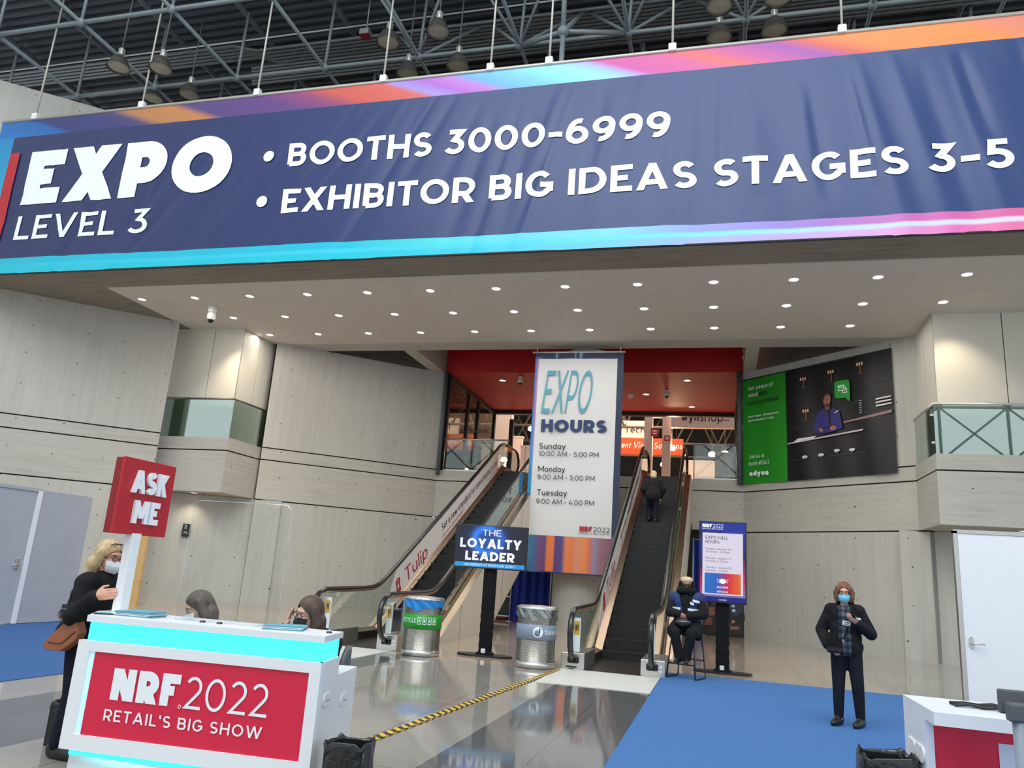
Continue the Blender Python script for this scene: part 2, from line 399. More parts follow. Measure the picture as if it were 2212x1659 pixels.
        if s.cl:
            at = me.color_attributes.new('print', 'FLOAT_COLOR', 'CORNER').data
            for p in me.polygons:
                c = s.cl.get(p.index)
                for k, li in enumerate(p.loop_indices): at[li].color = rgb(c[k] if c else (1, 1, 1))
        o = bpy.data.objects.new(name, me); COL.objects.link(o)
        if parent is not None: o.parent = parent
        return o
    def xf(s, R=None, t=(0, 0, 0)):
        s.v = [tuple((R @ V(p) if R is not None else V(p)) + V(t)) for p in s.v]; return s

def thing(name, label, cat, loc=(0, 0, 0), rz=0.0, group=None):
    o = bpy.data.objects.new(name, None); COL.objects.link(o); o.empty_display_size = 0.1
    o.location = loc; o.rotation_euler = (0, 0, rz); o['label'] = label; o['category'] = cat
    if group: o['group'] = group
    return o
def tag(o, label, cat, group=None, kind=None):
    o['label'] = label; o['category'] = cat
    if group: o['group'] = group
    if kind: o['kind'] = kind
    return o
def struct(name, mb, m, label=None):
    o = mb.build(name, m); o['kind'] = 'structure'
    if label: o['label'] = label; o['category'] = name.split('_')[0]
    return o
def copy_tree(o, parent=None):
    c = o.copy(); COL.objects.link(c)
    if parent is not None: c.parent = parent
    for ch in [k for k in bpy.data.objects if k.parent == o and k is not c]: copy_tree(ch, c)
    return c
def rotz(a): return Matrix.Rotation(a, 3, 'Z')


# ------------------------------------------------------------------ lettering: a geometric sans drawn stroke by stroke
B_, T_, LL, RR = -90, 90, -91, 91
def _o(y, r, a0=0, a1=360, cx=.5, rx=.5): return ('a', cx, y, rx, r, a0, a1)
_oc = _o(.5, .5); _ol = _o(.335, .335)
GL_ = {
 'A': (.86, [('D', 0, 0, .5, 1), ('D', 1, 0, .5, 1), [(.2, .25), (.8, .25)]]),
 'B': (.68, [[(0, 0), (0, 1), (.56, 1), _o(.765, .235, 90, -90, .56, .36), (0, .53)], [(.6, .53), _o(.265, .265, 90, -90, .62, .38), (0, 0)]]),
 'C': (.80, [[_o(.5, .5, 44, 316)]]), 'D': (.78, [[(0, 0), (0, 1), (.4, 1), _o(.5, .5, 90, -90, .4, .6), (0, 0), (0, .1)]]),
 'E': (.60, [[(RR, 1), (0, 1), (0, 0), (RR, 0)], [(0, .51), (.92, .51)]]), 'F': (.58, [[(RR, 1), (0, 1), (0, B_)], [(0, .47), (.92, .47)]]),
 'G': (.82, [[_o(.5, .5, 44, 330)], [(.55, .47), (1, .47), (1, .14)]]), 'H': (.74, [[(0, B_), (0, T_)], [(1, B_), (1, T_)], [(0, .5), (1, .5)]]),
 'I': (0, [[(.5, B_), (.5, T_)]]), 'J': (.52, [[(1, T_), (1, .3), _o(.3, .3, 0, -150)]]), 'K': (.70, [[(0, B_), (0, T_)], ('D', 1, 1, .02, .34), ('D', .34, .62, 1, 0)]),
 'L': (.56, [[(0, T_), (0, 0), (RR, 0)]]), 'M': (.98, [[(0, B_), (0, T_)], [(1, B_), (1, T_)], ('D', .0, 1, .5, .22), ('D', 1, 1, .5, .22)]),
 'N': (.76, [[(0, B_), (0, T_)], [(1, B_), (1, T_)], ('D', 0, 1, 1, 0)]), 'O': (.90, [[_oc]]), 'P': (.66, [[(0, B_), (0, 1), (.5, 1), _o(.67, .33, 90, -90), (0, .34)]]),
 'Q': (.90, [[_oc], ('D', .6, .3, 1, 0)]), 'R': (.68, [[(0, B_), (0, 1), (.5, 1), _o(.67, .33, 90, -90), (0, .34)], ('D', .5, .38, 1, 0)]),
 'S': (.64, [[_o(.745, .255, 32, 270, .5, .46), _o(.245, .245, 90, -146)]]), 'T': (.64, [[(LL, 1), (RR, 1)], [(.5, 1), (.5, B_)]]), 'U': (.72, [[(0, T_), (0, .36), _o(.36, .36, 180, 360), (1, T_)]]),
 'V': (.84, [('D', 0, 1, .5, 0), ('D', 1, 1, .5, 0)]), 'W': (1.26, [('D', 0, 1, .25, 0), ('D', .5, 1, .25, 0), ('D', .5, 1, .75, 0), ('D', 1, 1, .75, 0)]), 'X': (.80, [('D', 0, 1, 1, 0), ('D', 1, 1, 0, 0)]),
 'Y': (.78, [('D', 0, 1, .5, .38), ('D', 1, 1, .5, .38), [(.5, .45), (.5, B_)]]), 'Z': (.64, [[(LL, 1), (1, 1)], ('D', 1, 1, 0, 0), [(0, 0), (RR, 0)]]),
 '0': (.74, [[_oc]]), '1': (.34, [[(LL, 1), (1, 1), (1, B_)]]), '2': (.64, [[_o(.70, .30, 152, -38, .48, .47), (.06, 0), (RR, 0)]]), '3': (.64, [[(.06, 1), (.92, 1), (.44, .585), _o(.29, .29, 88, -152, .44, .54)]]),
 '4': (.74, [[(.62, T_), (.02, .27), (RR, .27)], [(.74, .52), (.74, B_)]]), '5': (.64, [[(.92, 1), (.16, 1), (.10, .565), (.36, .59), _o(.295, .295, 88, -148, .44, .54)]]),
 '6': (.68, [[_o(.31, .31)], [_o(.34, .66, 72, 180, .60, .60)]]), '7': (.64, [[(LL, 1), (1, 1)], ('D', 1, 1, .3, 0)]), '8': (.68, [[_o(.755, .245, 0, 360, .5, .44)], [_o(.265, .265)]]), '9': (.68, [[_o(.69, .31)], [_o(.66, .66, -108, 0, .40, .60)]]),
 'a': (.56, [[_ol], [(1, B_), (1, .66)]]), 'b': (.58, [[_ol], [(0, B_), (0, T_)]]), 'c': (.52, [[_o(.335, .335, 46, 314)]]), 'd': (.58, [[_ol], [(1, B_), (1, T_)]]), 'e': (.57, [[(0, .33), (1, .33), _o(.335, .335, 0, 312)]]),
 'f': (.34, [[_o(.80, .20, 70, 180, .85, .5), (.35, B_)], [(LL, .62), (RR, .62)]]), 'g': (.58, [[_ol], [(1, .66), (1, -.08), _o(-.08, .22, 0, -145)]]), 'h': (.54, [[(0, B_), (0, T_)], [(0, .34), _o(.36, .31, 180, 0), (1, B_)]]),
 'i': (0, [[(.5, B_), (.5, .66)], [(.5, .86), (.5, T_)]]), 'k': (.52, [[(0, B_), (0, T_)], ('D', 1, .68, .02, .2), ('D', .35, .42, 1, 0)]), 'l': (0, [[(.5, B_), (.5, T_)]]),
 'm': (.90, [[(0, B_), (0, .68)], [(0, .36), _o(.38, .29, 180, 0, .25, .25), (.5, B_)], [(.5, .36), _o(.38, .29, 180, 0, .75, .25), (1, B_)]]), 'n': (.54, [[(0, B_), (0, .68)], [(0, .34), _o(.36, .31, 180, 0), (1, B_)]]),
 'o': (.60, [[_ol]]), 'p': (.58, [[_ol], [(0, -.32), (0, .68)]]), 'q': (.58, [[_ol], [(1, -.32), (1, .68)]]), 'r': (.34, [[(0, B_), (0, .68)], [(0, .34), _o(.36, .31, 180, 70, .8, .8)]]),
 's': (.46, [[_o(.505, .165, 32, 270, .5, .46), _o(.17, .17, 90, -146)]]), 't': (.36, [[(.35, .9), (.35, .2), _o(.2, .2, 180, 285, .85, .5)], [(LL, .62), (RR, .62)]]), 'u': (.54, [[(0, .68), (0, .31), _o(.31, .31, 180, 360), (1, .68)], [(1, .3), (1, B_)]]),
 'v': (.58, [('D', 0, .7, .5, 0), ('D', 1, .7, .5, 0)]), 'w': (.86, [('D', 0, .7, .25, 0), ('D', .5, .7, .25, 0), ('D', .5, .7, .75, 0), ('D', 1, .7, .75, 0)]), 'x': (.56, [('D', 0, .7, 1, 0), ('D', 1, .7, 0, 0)]), 'y': (.58, [('D', 0, .7, .5, 0), ('D', 1, .7, .22, -.3)]), 'z': (.5, [[(LL, .66), (1, .66)], ('D', 1, .66, 0, 0), [(0, 0), (RR, 0)]]),
 '-': (.40, [[(LL, .40), (RR, .40)]]), '.': (0, [[(.5, B_), (.5, .06)]]), ',': (0, [[(.5, -.14), (.5, .06)]]), ':': (0, [[(.5, B_), (.5, .06)], [(.5, .50), (.5, .64)]]), "'": (0, [[(.5, .72), (.5, T_)]]), ' ': (.22, []),
 '#': (.72, [('D', .2, 0, .38, 1), ('D', .68, 0, .86, 1), [(LL, .34), (RR, .34)], [(LL, .66), (RR, .66)]]),
}
def _strokes(ch, wt):
    Wd, paths = GL_.get(ch, GL_['-']); Wd = max(Wd, wt) + (wt - .12) * (.35 if Wd > .3 else 0); h = wt / 2; out = []
    fx = lambda u: 0 if u == LL else (Wd if u == RR else h + u * (Wd - wt)); fy = lambda v: 0 if v == B_ else (1 if v == T_ else h + v * (1 - wt))
    for ip, p in enumerate(paths):
        if isinstance(p, tuple):
            _, u0, y0, u1, y1 = p; dx = abs(u1 - u0) * Wd; dy = abs(y1 - y0); s = sqrt(1 + (dx * .82 / dy) ** 2); hx = h * s
            gx = lambda u: hx + u * (Wd - 2 * hx); a, b = gx(u0), gx(u1)
            if abs(u0 - .5) < .01: a = Wd / 2
            if abs(u1 - .5) < .01: b = Wd / 2
            out.append(([(a - hx, y0), (a + hx, y0), (b + hx, y1), (b - hx, y1)], ip)); continue
        pts = []
        for q in p:
            if q[0] == 'a':
                _, cx, cy, rx, ry, a0, a1 = q; n = max(6, int(abs(a1 - a0) / 11)); RX, RY = rx * (Wd - wt), ry * (1 - wt)
                pts += [(fx(0) + cx * (Wd - wt) + RX * cos(radians(a0 + (a1 - a0) * k / n)), h + cy * (1 - wt) + RY * sin(radians(a0 + (a1 - a0) * k / n))) for k in range(n + 1)]
            else: pts.append((fx(q[0]), fy(q[1])))
        c = [pts[0]]
        for q in pts[1:]:
            if abs(q[0] - c[-1][0]) + abs(q[1] - c[-1][1]) > 1e-5: c.append(q)
        n = len(c); closed = n > 3 and abs(c[0][0] - c[-1][0]) + abs(c[0][1] - c[-1][1]) < 1e-4
        Ls, Rs = [], []
        for i in range(n):
            pa = V(c[i - 1]) if i > 0 else (V(c[-2]) if closed else None); pb = V(c[i + 1]) if i < n - 1 else (V(c[1]) if closed else None); pc_ = V(c[i])
            d0 = (pc_ - pa).normalized() if pa is not None else (pb - pc_).normalized(); d1 = (pb - pc_).normalized() if pb is not None else d0
            n0 = V((-d0.y, d0.x)); n1 = V((-d1.y, d1.x)); m = n0 + n1
            m = m.normalized() if m.length > 1e-6 else n0; k = min(2.2, 1 / max(.3, m.dot(n0))); Ls.append(pc_ + m * h * k); Rs.append(pc_ - m * h * k)
        for i in range(n - 1): out.append(([tuple(Rs[i]), tuple(Rs[i + 1]), tuple(Ls[i + 1]), tuple(Ls[i])], ip + (.5 if i == n - 2 and closed else 0)))
    return Wd, out
def text_mb(body, w, h, bold=0.0, heavy=0.0, shear=0.0, depth=0.0, cap='X', spacing=1.0, mi=0, wt=None):
    """flat lettering in the x-z plane facing -y, lower left at the origin; w = total width, h = cap height"""
    wt = wt or (.115 + bold * 3 + heavy / h * .9); x = 0; polys = []; lay = []
    for ch in body:
        Wd, st = _strokes(ch, wt)
        for n_, (p, k) in enumerate(st): polys.append([(x + a + shear * b, b) for a, b in p]); lay.append(len(lay) % 97)
        x += Wd + (.13 - .2 * (wt - .12)) * spacing
    xs_ = [a for p in polys for a, b in p]; ys_ = [b for p in polys for a, b in p]; x0, x1 = min(xs_), max(xs_)
    y0, y1 = (0, 1) if cap == 'X' else (min(ys_), max(ys_)); sx = w / (x1 - x0); sy = h / (y1 - y0); mb = MB()
    for p, k in zip(polys, lay):
        e = k * h * .0001; q = [((a - x0) * sx, (b - y0) * sy) for a, b in p]; n = len(q)
        ar = sum(q[i][0] * q[(i + 1) % n][1] - q[(i + 1) % n][0] * q[i][1] for i in range(n))
        if ar < 0: q = q[::-1]
        if abs(ar) < 1e-12: continue
        if depth > 0:
            mb.add([(a, -depth - e, b) for a, b in q] + [(a, 0, b) for a, b in q], [tuple(range(n))] + [(n + i, n + (i + 1) % n, (i + 1) % n, i) for i in range(n)], mi)
        else: mb.add([(a, -e, b) for a, b in q], [tuple(range(n))], mi)
    return mb
def text(name, body, w, h, m, parent, at, R=None, **k):
    mb = text_mb(body, w, h, **k); mb.xf(R, at)
    return mb.build(name, m, parent, fix=False)

def remesh(mb, voxel, smooth=4, name='tmp'):
    """joins the overlapping shapes of mb into one continuous surface; returns (verts, faces)"""
    o = mb.build(name, m_black, fix=True)
    r = o.modifiers.new('r', 'REMESH'); r.mode = 'VOXEL'; r.voxel_size = voxel; r.use_smooth_shade = True
    if smooth:
        q = o.modifiers.new('s', 'SMOOTH'); q.factor = 0.5; q.iterations = smooth
    dg = bpy.context.evaluated_depsgraph_get(); dg.update()
    me = o.evaluated_get(dg).to_mesh()
    vs = [v.co.copy() for v in me.vertices]; fs = [list(p.vertices) for p in me.polygons]
    o.to_mesh_clear(); d = o.data; bpy.data.objects.remove(o); bpy.data.meshes.remove(d)
    return vs, fs
def blob(name, mb, m, parent, voxel=0.012, smooth=4, cut=None, push=None, thick=0.0, disp=None):
    vs, fs = remesh(mb, voxel, smooth)
    if disp: vs = [disp(v) for v in vs]
    if cut: fs = [f for f in fs if not cut(sum((vs[i] for i in f), V()) / len(f))]
    used = sorted({i for f in fs for i in f}); ix = {k: n for n, k in enumerate(used)}
    pts = [vs[k].copy() for k in used]; fs2 = [[ix[i] for i in f] for f in fs]
    if cut:                                       # even out the cut edges
        cnt = {}
        for f in fs2:
            for a, b in zip(f, f[1:] + f[:1]): e = (min(a, b), max(a, b)); cnt[e] = cnt.get(e, 0) + 1
        nb = {}
        for (a, b), c in cnt.items():
            if c == 1: nb.setdefault(a, []).append(b); nb.setdefault(b, []).append(a)
        for _ in range(8):
            new = {a: pts[a] * .4 + sum((pts[b] for b in l), V()) / len(l) * .6 for a, l in nb.items()}
            for a, q in new.items(): pts[a] = q
    out = MB().add(pts, fs2, 0, True)
    o = out.build(name, m, parent, fix=False)
    if thick:
        q = o.modifiers.new('thickness', 'SOLIDIFY'); q.thickness = thick; q.offset = -1
    return o

# ------------------------------------------------------------------ floor and carpets
fl = MB()
xs = [(-34, -7.45, 0), (-7.45, -6.62, 0), (-6.62, -5.12, 1), (-5.12, -2.25, 0), (-2.25, -0.88, 1), (-0.88, 3.1, 0), (3.1, 4.6, 1), (4.6, 24, 0)]
for x0, x1, k in xs: fl.add([(x0, -14, 0), (x1, -14, 0), (x1, 13.3, 0), (x0, 13.3, 0)], [(0, 1, 2, 3)], k)
fl.add([(-34, 13.3, 0), (2.9, 13.3, 0), (2.3, 23.5, 0), (2.3, 34, 0), (-34, 34, 0)], [(0, 1, 2, 3, 4)], 2)
fl.add([(2.9, 13.3, 0), (24, 13.3, 0), (24, 34, 0), (2.3, 34, 0), (2.3, 23.5, 0)], [(0, 1, 2, 3, 4)], 0)
fl.add([(-34, -14, -.2), (24, -14, -.2), (24, 34, -.2), (-34, 34, -.2)], [(3, 2, 1, 0)], 0)
o = fl.build('floor', [m_floorL, m_floorD, m_floorT], fix=False); o['kind'] = 'structure'

def carpet(name, label, x0, y0, x1, y1, m):
    b = MB().box((x0, y0, 0.0005), (x1, y1, 0.009), 0, 0.003)
    return tag(b.build(name, m), label, 'carpet', kind='thing')
carpet('blue_carpet', 'bright blue carpet under the woman in black, right of the escalator', -0.9, 4.7, 3.3, 14.55, m_carpet)
carpet('blue_carpet', 'bright blue carpet strip meeting the seam near the foreground', -0.92, 1.0, 3.3, 4.69, m_carpet)
carpet('blue_carpet', 'deep blue carpet beside the grey partition behind the blonde woman', -12.35, 2.0, -7.46, 13.7, m_carpet2)

# ------------------------------------------------------------------ concrete walls of the portal
def strip(mb, p0, p1, z0, z1, back, th=0.5, mi=0):
    d = V((p1[0] - p0[0], p1[1] - p0[1])).normalized(); n = V((-d.y, d.x)) * back * th
    mb.prism([p0, p1, (p1[0] + n.x, p1[1] + n.y), (p0[0] + n.x, p0[1] + n.y)], 'z', z0, z1, mi)
BANDS = [(0, 3.315), (3.355, 4.655), (4.695, 5.065), (5.105, 8.8)]
def banded(name, p0, p1, back, top=8.8, bands=BANDS, mats=None, label=None):
    mb = MB()
    for i, (a, b) in enumerate(bands): strip(mb, p0, p1, a, top if i == len(bands) - 1 and len(bands) > 3 else b, back, 0.5, 1 if i in (1, 2) else 0)
    d = V((p1[0] - p0[0], p1[1] - p0[1])).normalized(); n = V((-d.y, d.x)) * back * 0.05
    strip(mb, (p0[0] + n.x, p0[1] + n.y), (p1[0] + n.x, p1[1] + n.y), bands[0][0] + .01, bands[-1][1] - .02, back, 0.44, 2)
    return struct(name, mb, mats or [m_conc, m_concH, m_joint], label)
banded('wall_left', (-27, 11.75), (-17.14, 20.48), 1, 15.5)
banded('wall_left_rear', (-14.9, 22.78), (-10.13, 27.0), 1)
banded('wall_left_recess', (-17.7, 21.3), (-14.2, 23.3), 1, 3.3, [(0, 3.34)])
banded('wall_right_rear', (0.83, 27.0), (5.4, 22.73), 1)
banded('wall_right_recess', (4.75, 23.1), (10.5, 21.7), 1, 3.3, [(0, 3.34)])
# slab edge across the rear opening, between the escalators
for nm, x0, x1 in (('wall_rear_left', -10.13, -7.45), ('wall_rear_middle', -5.5, -2.62), ('wall_rear_right', -0.84, 0.83)):
    mb = MB()
    for a, b, k in ((3.355, 4.655, 1), (4.695, 5.07, 1)): mb.box((x0, 27, a), (x1, 27.35, b), k)
    mb.box((x0 + .01, 27.03, 3.33), (x1 - .01, 27.3, 5.05), 2)
    if x0 < -9: mb.box((x0, 27, 0), (-8.2, 27.35, 3.315), 0)
    struct(nm, mb, [m_conc, m_concH, m_joint])
mb = MB().box((-10.2, 31.5, 0), (1.0, 31.7, 4.4)); struct('wall_under_floor', mb, m_grey)
mb = MB().box((-34, 27.35, 4.45), (24, 64, 4.85)); struct('floor_upper', mb, m_floorT)
# the boxes that stand out of the diagonal walls, with their cream panels
def box_bay(sx, x_in, x_out, y0, y1, nm):
    mb = MB(); lo, hi = min(x_in, x_out), max(x_in, x_out)
    mb.box((lo, y0, 3.35), (hi, y1, 4.655)); mb.box((lo, y0, 4.695), (hi, y1, 5.085))
    mb.box((lo + .04, y0 + .04, 4.6), (hi - .04, y1 - .04, 4.75), 1)
    struct('ledge_' + nm, mb, [m_concH, m_joint])
    mb = MB(); g = 0.012; i = 0.16
    xa, xb = (lo, hi - i) if x_in > x_out else (lo + i, hi)
    # front panels
    cut = xa + (xb - xa) * (0.56 if sx < 0 else 0.42)
    if sx < 0: cut = -16.25
    else: cut = 6.95
    for a, b in ((xa, cut - g), (cut + g, xb)): mb.box((a, y0 + i, 5.08), (b, y0 + i + .05, 8.79))
    ym = y0 + (y1 - y0) * 0.52
    xe = xb if sx < 0 else xa
    for a, b in ((y0 + i + .03, ym - g), (ym + g, y1)): mb.box((xe - .05 if sx < 0 else xe, a, 5.08), (xe if sx < 0 else xe + .05, b, 8.79))
    mb.box((xa + .06, y0 + i + .06, 5.08), (xb - .06, y1, 8.77), 1)
    struct('wall_bay_' + nm, mb, [m_panel, m_joint])
    # glass railing on the ledge
    t = thing('glass_railing', 'green glass railing on the concrete ledge of the %s bay' % nm, 'railing', ((lo + hi) / 2, y0, 5.085))
    cx = (lo + hi) / 2
    MB().box((lo - cx + .02, 0.03, 0), (hi - cx - .02, 0.045, 1.24)).build('glass_panel', m_gglass, t)
    xs_ = (hi - cx - 0.045) if sx < 0 else (lo - cx + 0.03)
    MB().box((xs_, 0.06, 0), (xs_ + .015, y1 - y0, 1.24)).build('glass_panel', m_gglass, t)
    xr = hi - cx - .03 if sx < 0 else lo - cx + .03
    MB().tube([((lo if sx < 0 else hi) - cx, 0.037, 1.27), (xr, 0.037, 1.27), (xr, y1 - y0, 1.27)], 0.035, 8).build('handrail', m_rail if sx < 0 else m_railw, t)
    for zz in (.25, .95):
        MB().box((xr - .10, .01, zz), (xr - .02, .06, zz + .05)).build('glass_clamp', m_steel, t)
box_bay(-1, -15.0, -17.85, 21.02, 23.25, 'left')
box_bay(1, 5.2, 9.6, 20.84, 23.1, 'right')

# beam, slab and plaster soffit
mb = MB()
mb.box((-26, 16.1, 8.8), (16, 17.0, 13.3)); mb.box((-26, 17.0, 8.8), (16, 23.85, 9.2))
struct('beam_front', mb, m_beam)
mb = MB().box((-16, 22.97, 8.79), (8, 23.87, 11.2)); struct('beam_rear', mb, m_conc)
mb = MB().box((-10.62, 23.85, 8.8), (-10.14, 27.02, 11.2)).box((0.84, 23.85, 8.8), (1.24, 27.02, 11.2)); struct('beam_side', mb, m_conc)
mb = MB(); strip(mb, (-15.6, 23.1), (-10.6, 27.8), 8.8, 11.2, 1, .3); strip(mb, (1.2, 27.8), (6.2, 23.1), 8.8, 11.2, 1, .3); mb.box((-16, 23.8, 11.2), (8, 28, 11.3)); struct('wall_high_recess', mb, m_beam)
mb = MB().box((-17.2, 17.33, 8.775), (7.9, 22.97, 8.80)); struct('ceiling_soffit', mb, m_soffit)
mb = MB().box((-10.13, 26.98, 8.83), (0.83, 27.2, 11.2)).box((-10.2, 27.2, 8.83), (0.9, 33.9, 9.1)); struct('ceiling_red', mb, m_red)

# ------------------------------------------------------------------ round column between the escalators
mb = MB().lathe([(0.85, 0), (0.85, 8.8)], 56, c=(-4.2, 24.75, 0))
struct('column_round', mb, m_conc)

# ------------------------------------------------------------------ vestibule glazing on the upper floor
def glazing(name, x, s):
    mb = MB()
    for y in (27.25, 29.7, 31.1, 33.65): mb.box((x - .07, y - .07, 4.85), (x + .07, y + .07, 8.83))
    mb.box((x - .06, 27.2, 4.85), (x + .06, 33.7, 4.98)); mb.box((x - .06, 27.2, 8.62), (x + .06, 33.7, 8.83)); mb.box((x - .03, 29.7, 7.25), (x + .03, 31.1, 7.33))
    mb.box((x - .01, 27.2, 4.9), (x + .01, 33.7, 8.7), 1)
    o = mb.build(name, [m_frame, m_dglass]); o['kind'] = 'structure'
glazing('window_1', -10.05, 1); glazing('window_2', 0.75, -1)
mb = MB().box((-10.2, 33.6, 8.66), (0.9, 33.85, 8.83))
for x in (-9.2, -7.55): mb.box((x - .09, 33.6, 4.85), (x + .09, 33.8, 8.4))
struct('beam_vestibule', mb, m_frame)
for s_, x in ((1, -10.08), (-1, 0.74)):
    mb = MB()
    for k in range(3): mb.tube([(x + s_ * .02 * k, 26.93 - .05 * k, 4.9), (x + s_ * .02 * k, 26.93 - .05 * k, 8.83)], .075, 10)
    struct('trim_1' if s_ > 0 else 'trim_2', mb, m_trussd)
def upper_rail(label, x0, x1):
    t = thing('glass_guardrail', label, 'railing', ((x0 + x1) / 2, 27.12, 5.07)); h = (x1 - x0) / 2
    MB().box((-h, -.01, 0.02), (h, .01, 1.18)).build('glass_panel', m_glass, t)
    MB().tube([(-h - .05, 0, 1.2), (h + .05, 0, 1.2)], .03, 8).build('handrail', m_railw, t)
    for x in (-h, h): MB().tube([(x, 0, 0), (x, 0, 1.2)], .02, 8).build('post', m_railw, t)
    MB().box((-h, -.05, 0), (h, .06, .05)).build('base_channel', m_railw, t)
upper_rail('clear glass guardrail above the concrete left of the two escalators', -9.95, -7.5)
upper_rail('clear glass guardrail between the right escalator and the green banner', -0.8, 0.62)

# ------------------------------------------------------------------ roof deck and space frame
mb = MB(); prof = []
y = 13.5
while y < 48:
    prof += [(y, 18.55), (y + .11, 18.55), (y + .17, 18.72), (y + .28, 18.72)]; y += .34
prof = prof + [(y, 18.8), (13.5, 18.8)]
n = len(prof)
vs = [(-42, a, b) for a, b in prof] + [(32, a, b) for a, b in prof]
mb.add(vs, [(i, i + 1, n + i + 1, n + i) for i in range(n - 1)] + [(n - 1, 0, n, 2 * n - 1)])
struct('ceiling', mb, m_deck)
P = 3.06; X0 = 0.67; Y0 = 14.99; ZB = 16.0; ZT = 18.2
def nodeB(i, j): return V((X0 + P * i, Y0 + P * j, ZB))
def nodeT(i, j): return V((X0 + P * (i + .5), Y0 + P * (j + .5), ZT))
sf = thing('space_frame', 'grey tubular space frame with ball nodes under the dark roof', 'roof truss', (X0, Y0, ZB))
org = V((X0, Y0, ZB))
node0 = None; bar0 = None
def sf_bar(a, b, r, m, nm):
    global bar0
    d = b - a
    if bar0 is None or bar0.get('n') != nm:
        pass
    o = MB().tube([(0, 0, 0), tuple(d)], r, 8).build(nm, m, sf); o.location = a - org
    return o
for i in range(-10, 8):
    for j in range(0, 3):
        if node0 is None:
            node0 = MB().sphere((0, 0, 0), 0.13, 14, 9).build('ball_node', m_truss, sf); node0.location = nodeB(i, j) - org
        else:
            o = node0.copy(); COL.objects.link(o); o.location = nodeB(i, j) - org
for j in range(0, 4): sf_bar(nodeB(-11, j), nodeB(9, j), 0.065, m_truss, 'chord_tube')
for i in range(-10, 8):
    sf_bar(nodeB(i, -1), nodeB(i, 5), 0.055, m_truss, 'cross_tube')
for i in range(-10, 8): sf_bar(nodeB(i, -1) + V((0, 0, 2.3)), nodeB(i, 5) + V((0, 0, 2.3)), 0.09, m_trussd, 'upper_chord_tube')
post0 = None
for i in range(-10, 8):
    for j in range(0, 3):
        if post0 is None: post0 = sf_bar(nodeB(i, j), nodeB(i, j) + V((.12, -.1, 2.3)), 0.045, m_truss, 'upright_tube')
        else:
            o = post0.copy(); COL.objects.link(o); o.location = nodeB(i, j) - org
web = {}
for i in (-3, -2, -1, 0, 5):
    for j in (0, 1):
        for a, b in ((0, 0), (-1, 0), (0, -1), (-1, -1)):
            k = (a, b)
            if k not in web:
                web[k] = sf_bar(nodeB(i, j), nodeT(i + a, j + b), 0.045, m_truss, 'web_tube')
            else:
                o = web[k].copy(); COL.objects.link(o); o.location = nodeB(i, j) - org
# column head cluster of the frame above the middle of the banner
kn = V((-3.95, 16.9, 15.35))
h0 = MB().sphere((0, 0, 0), 0.16, 14, 9).build('column_head_node', m_truss, sf); h0.location = kn - org
for q in (nodeB(-2, 1), nodeB(-1, 1), nodeT(-2, 0), nodeT(-2, 1), V((-3.95, 16.9, 13.4))): sf_bar(kn, q, 0.07, m_truss, 'column_head_tube')
# conduits below the deck
for k in range(11):
    y = 19.25 + .16 * k
    o = MB().tube([(-15.2 - .1 * k, y, 17.95), (24, y, 17.95)], .055, 8) if k > 4 else MB().tube([(-30, y - .45, 17.85), (-15.6 + .12 * k, y - .45, 17.85), (-14.9 + .12 * k, y - .1, 17.85), (-14.2 + .12 * k, y, 17.95), (24, y, 17.95)], .055, 8)
    o = o.build('conduit_pipe', m_conduit)
    tag(o, 'grey conduit pipe running under the dark roof deck beside others like it', 'pipe', 'conduit pipes under the roof deck')
o = MB().tube([(-34, 18.55, 17.8), (24, 18.55, 17.8)], .03, 8).build('cable_pipe', m_railw); tag(o, 'thin pale pipe running in front of the grey conduit bundle', 'pipe')
for k, (y, z) in enumerate(((21.6, 16.3), (25, 16.2))):
    o = MB().tube([(-34, y, z), (24, y, z)], .14, 10).build('duct_pipe', m_trussd); tag(o, ('thick dark duct pipe just behind the second row of frame nodes', 'thick dark duct pipe deep in the roof shadow behind the other duct')[k], 'pipe')

# high-bay lamps
def bay_lamp():
    t = thing('bay_lamp', '', 'lamp', (0, 0, 0), 0, 'high-bay lamps under the roof')
    MB().lathe([(.08, .42), (.10, .40), (.20, .30), (.28, .12), (.31, 0), (.33, -.01), (.32, .01), (.29, .03)], 24).build('reflector', m_lampdark, t)
    MB().lathe([(0.001, .015), (.2, .012), (.3, .03)], 24).build('lens', m_lamplens, t)
    f = MB()
    for k in range(8): f.box((-.01, -.085, .40), (.01, .085, .62), R=rotz(k * pi / 8))
    f.lathe([(.001, .64), (.07, .64), (.07, .40), (.001, .40)], 12); f.build('ballast_housing', m_railw, t)
    MB().tube([(0, 0, .62), (0, 0, 2.78)], .022, 8).build('stem', m_trussd, t)
    return t
m_lampdark = mat('dusty_lamp_reflector', (0.10, 0.095, 0.085), 0.4, 0.4, var=0.15)
m_lamplens = mat('dusty_lamp_lens', (0.60, 0.52, 0.40), 0.25, var=0.1)
L0 = bay_lamp()
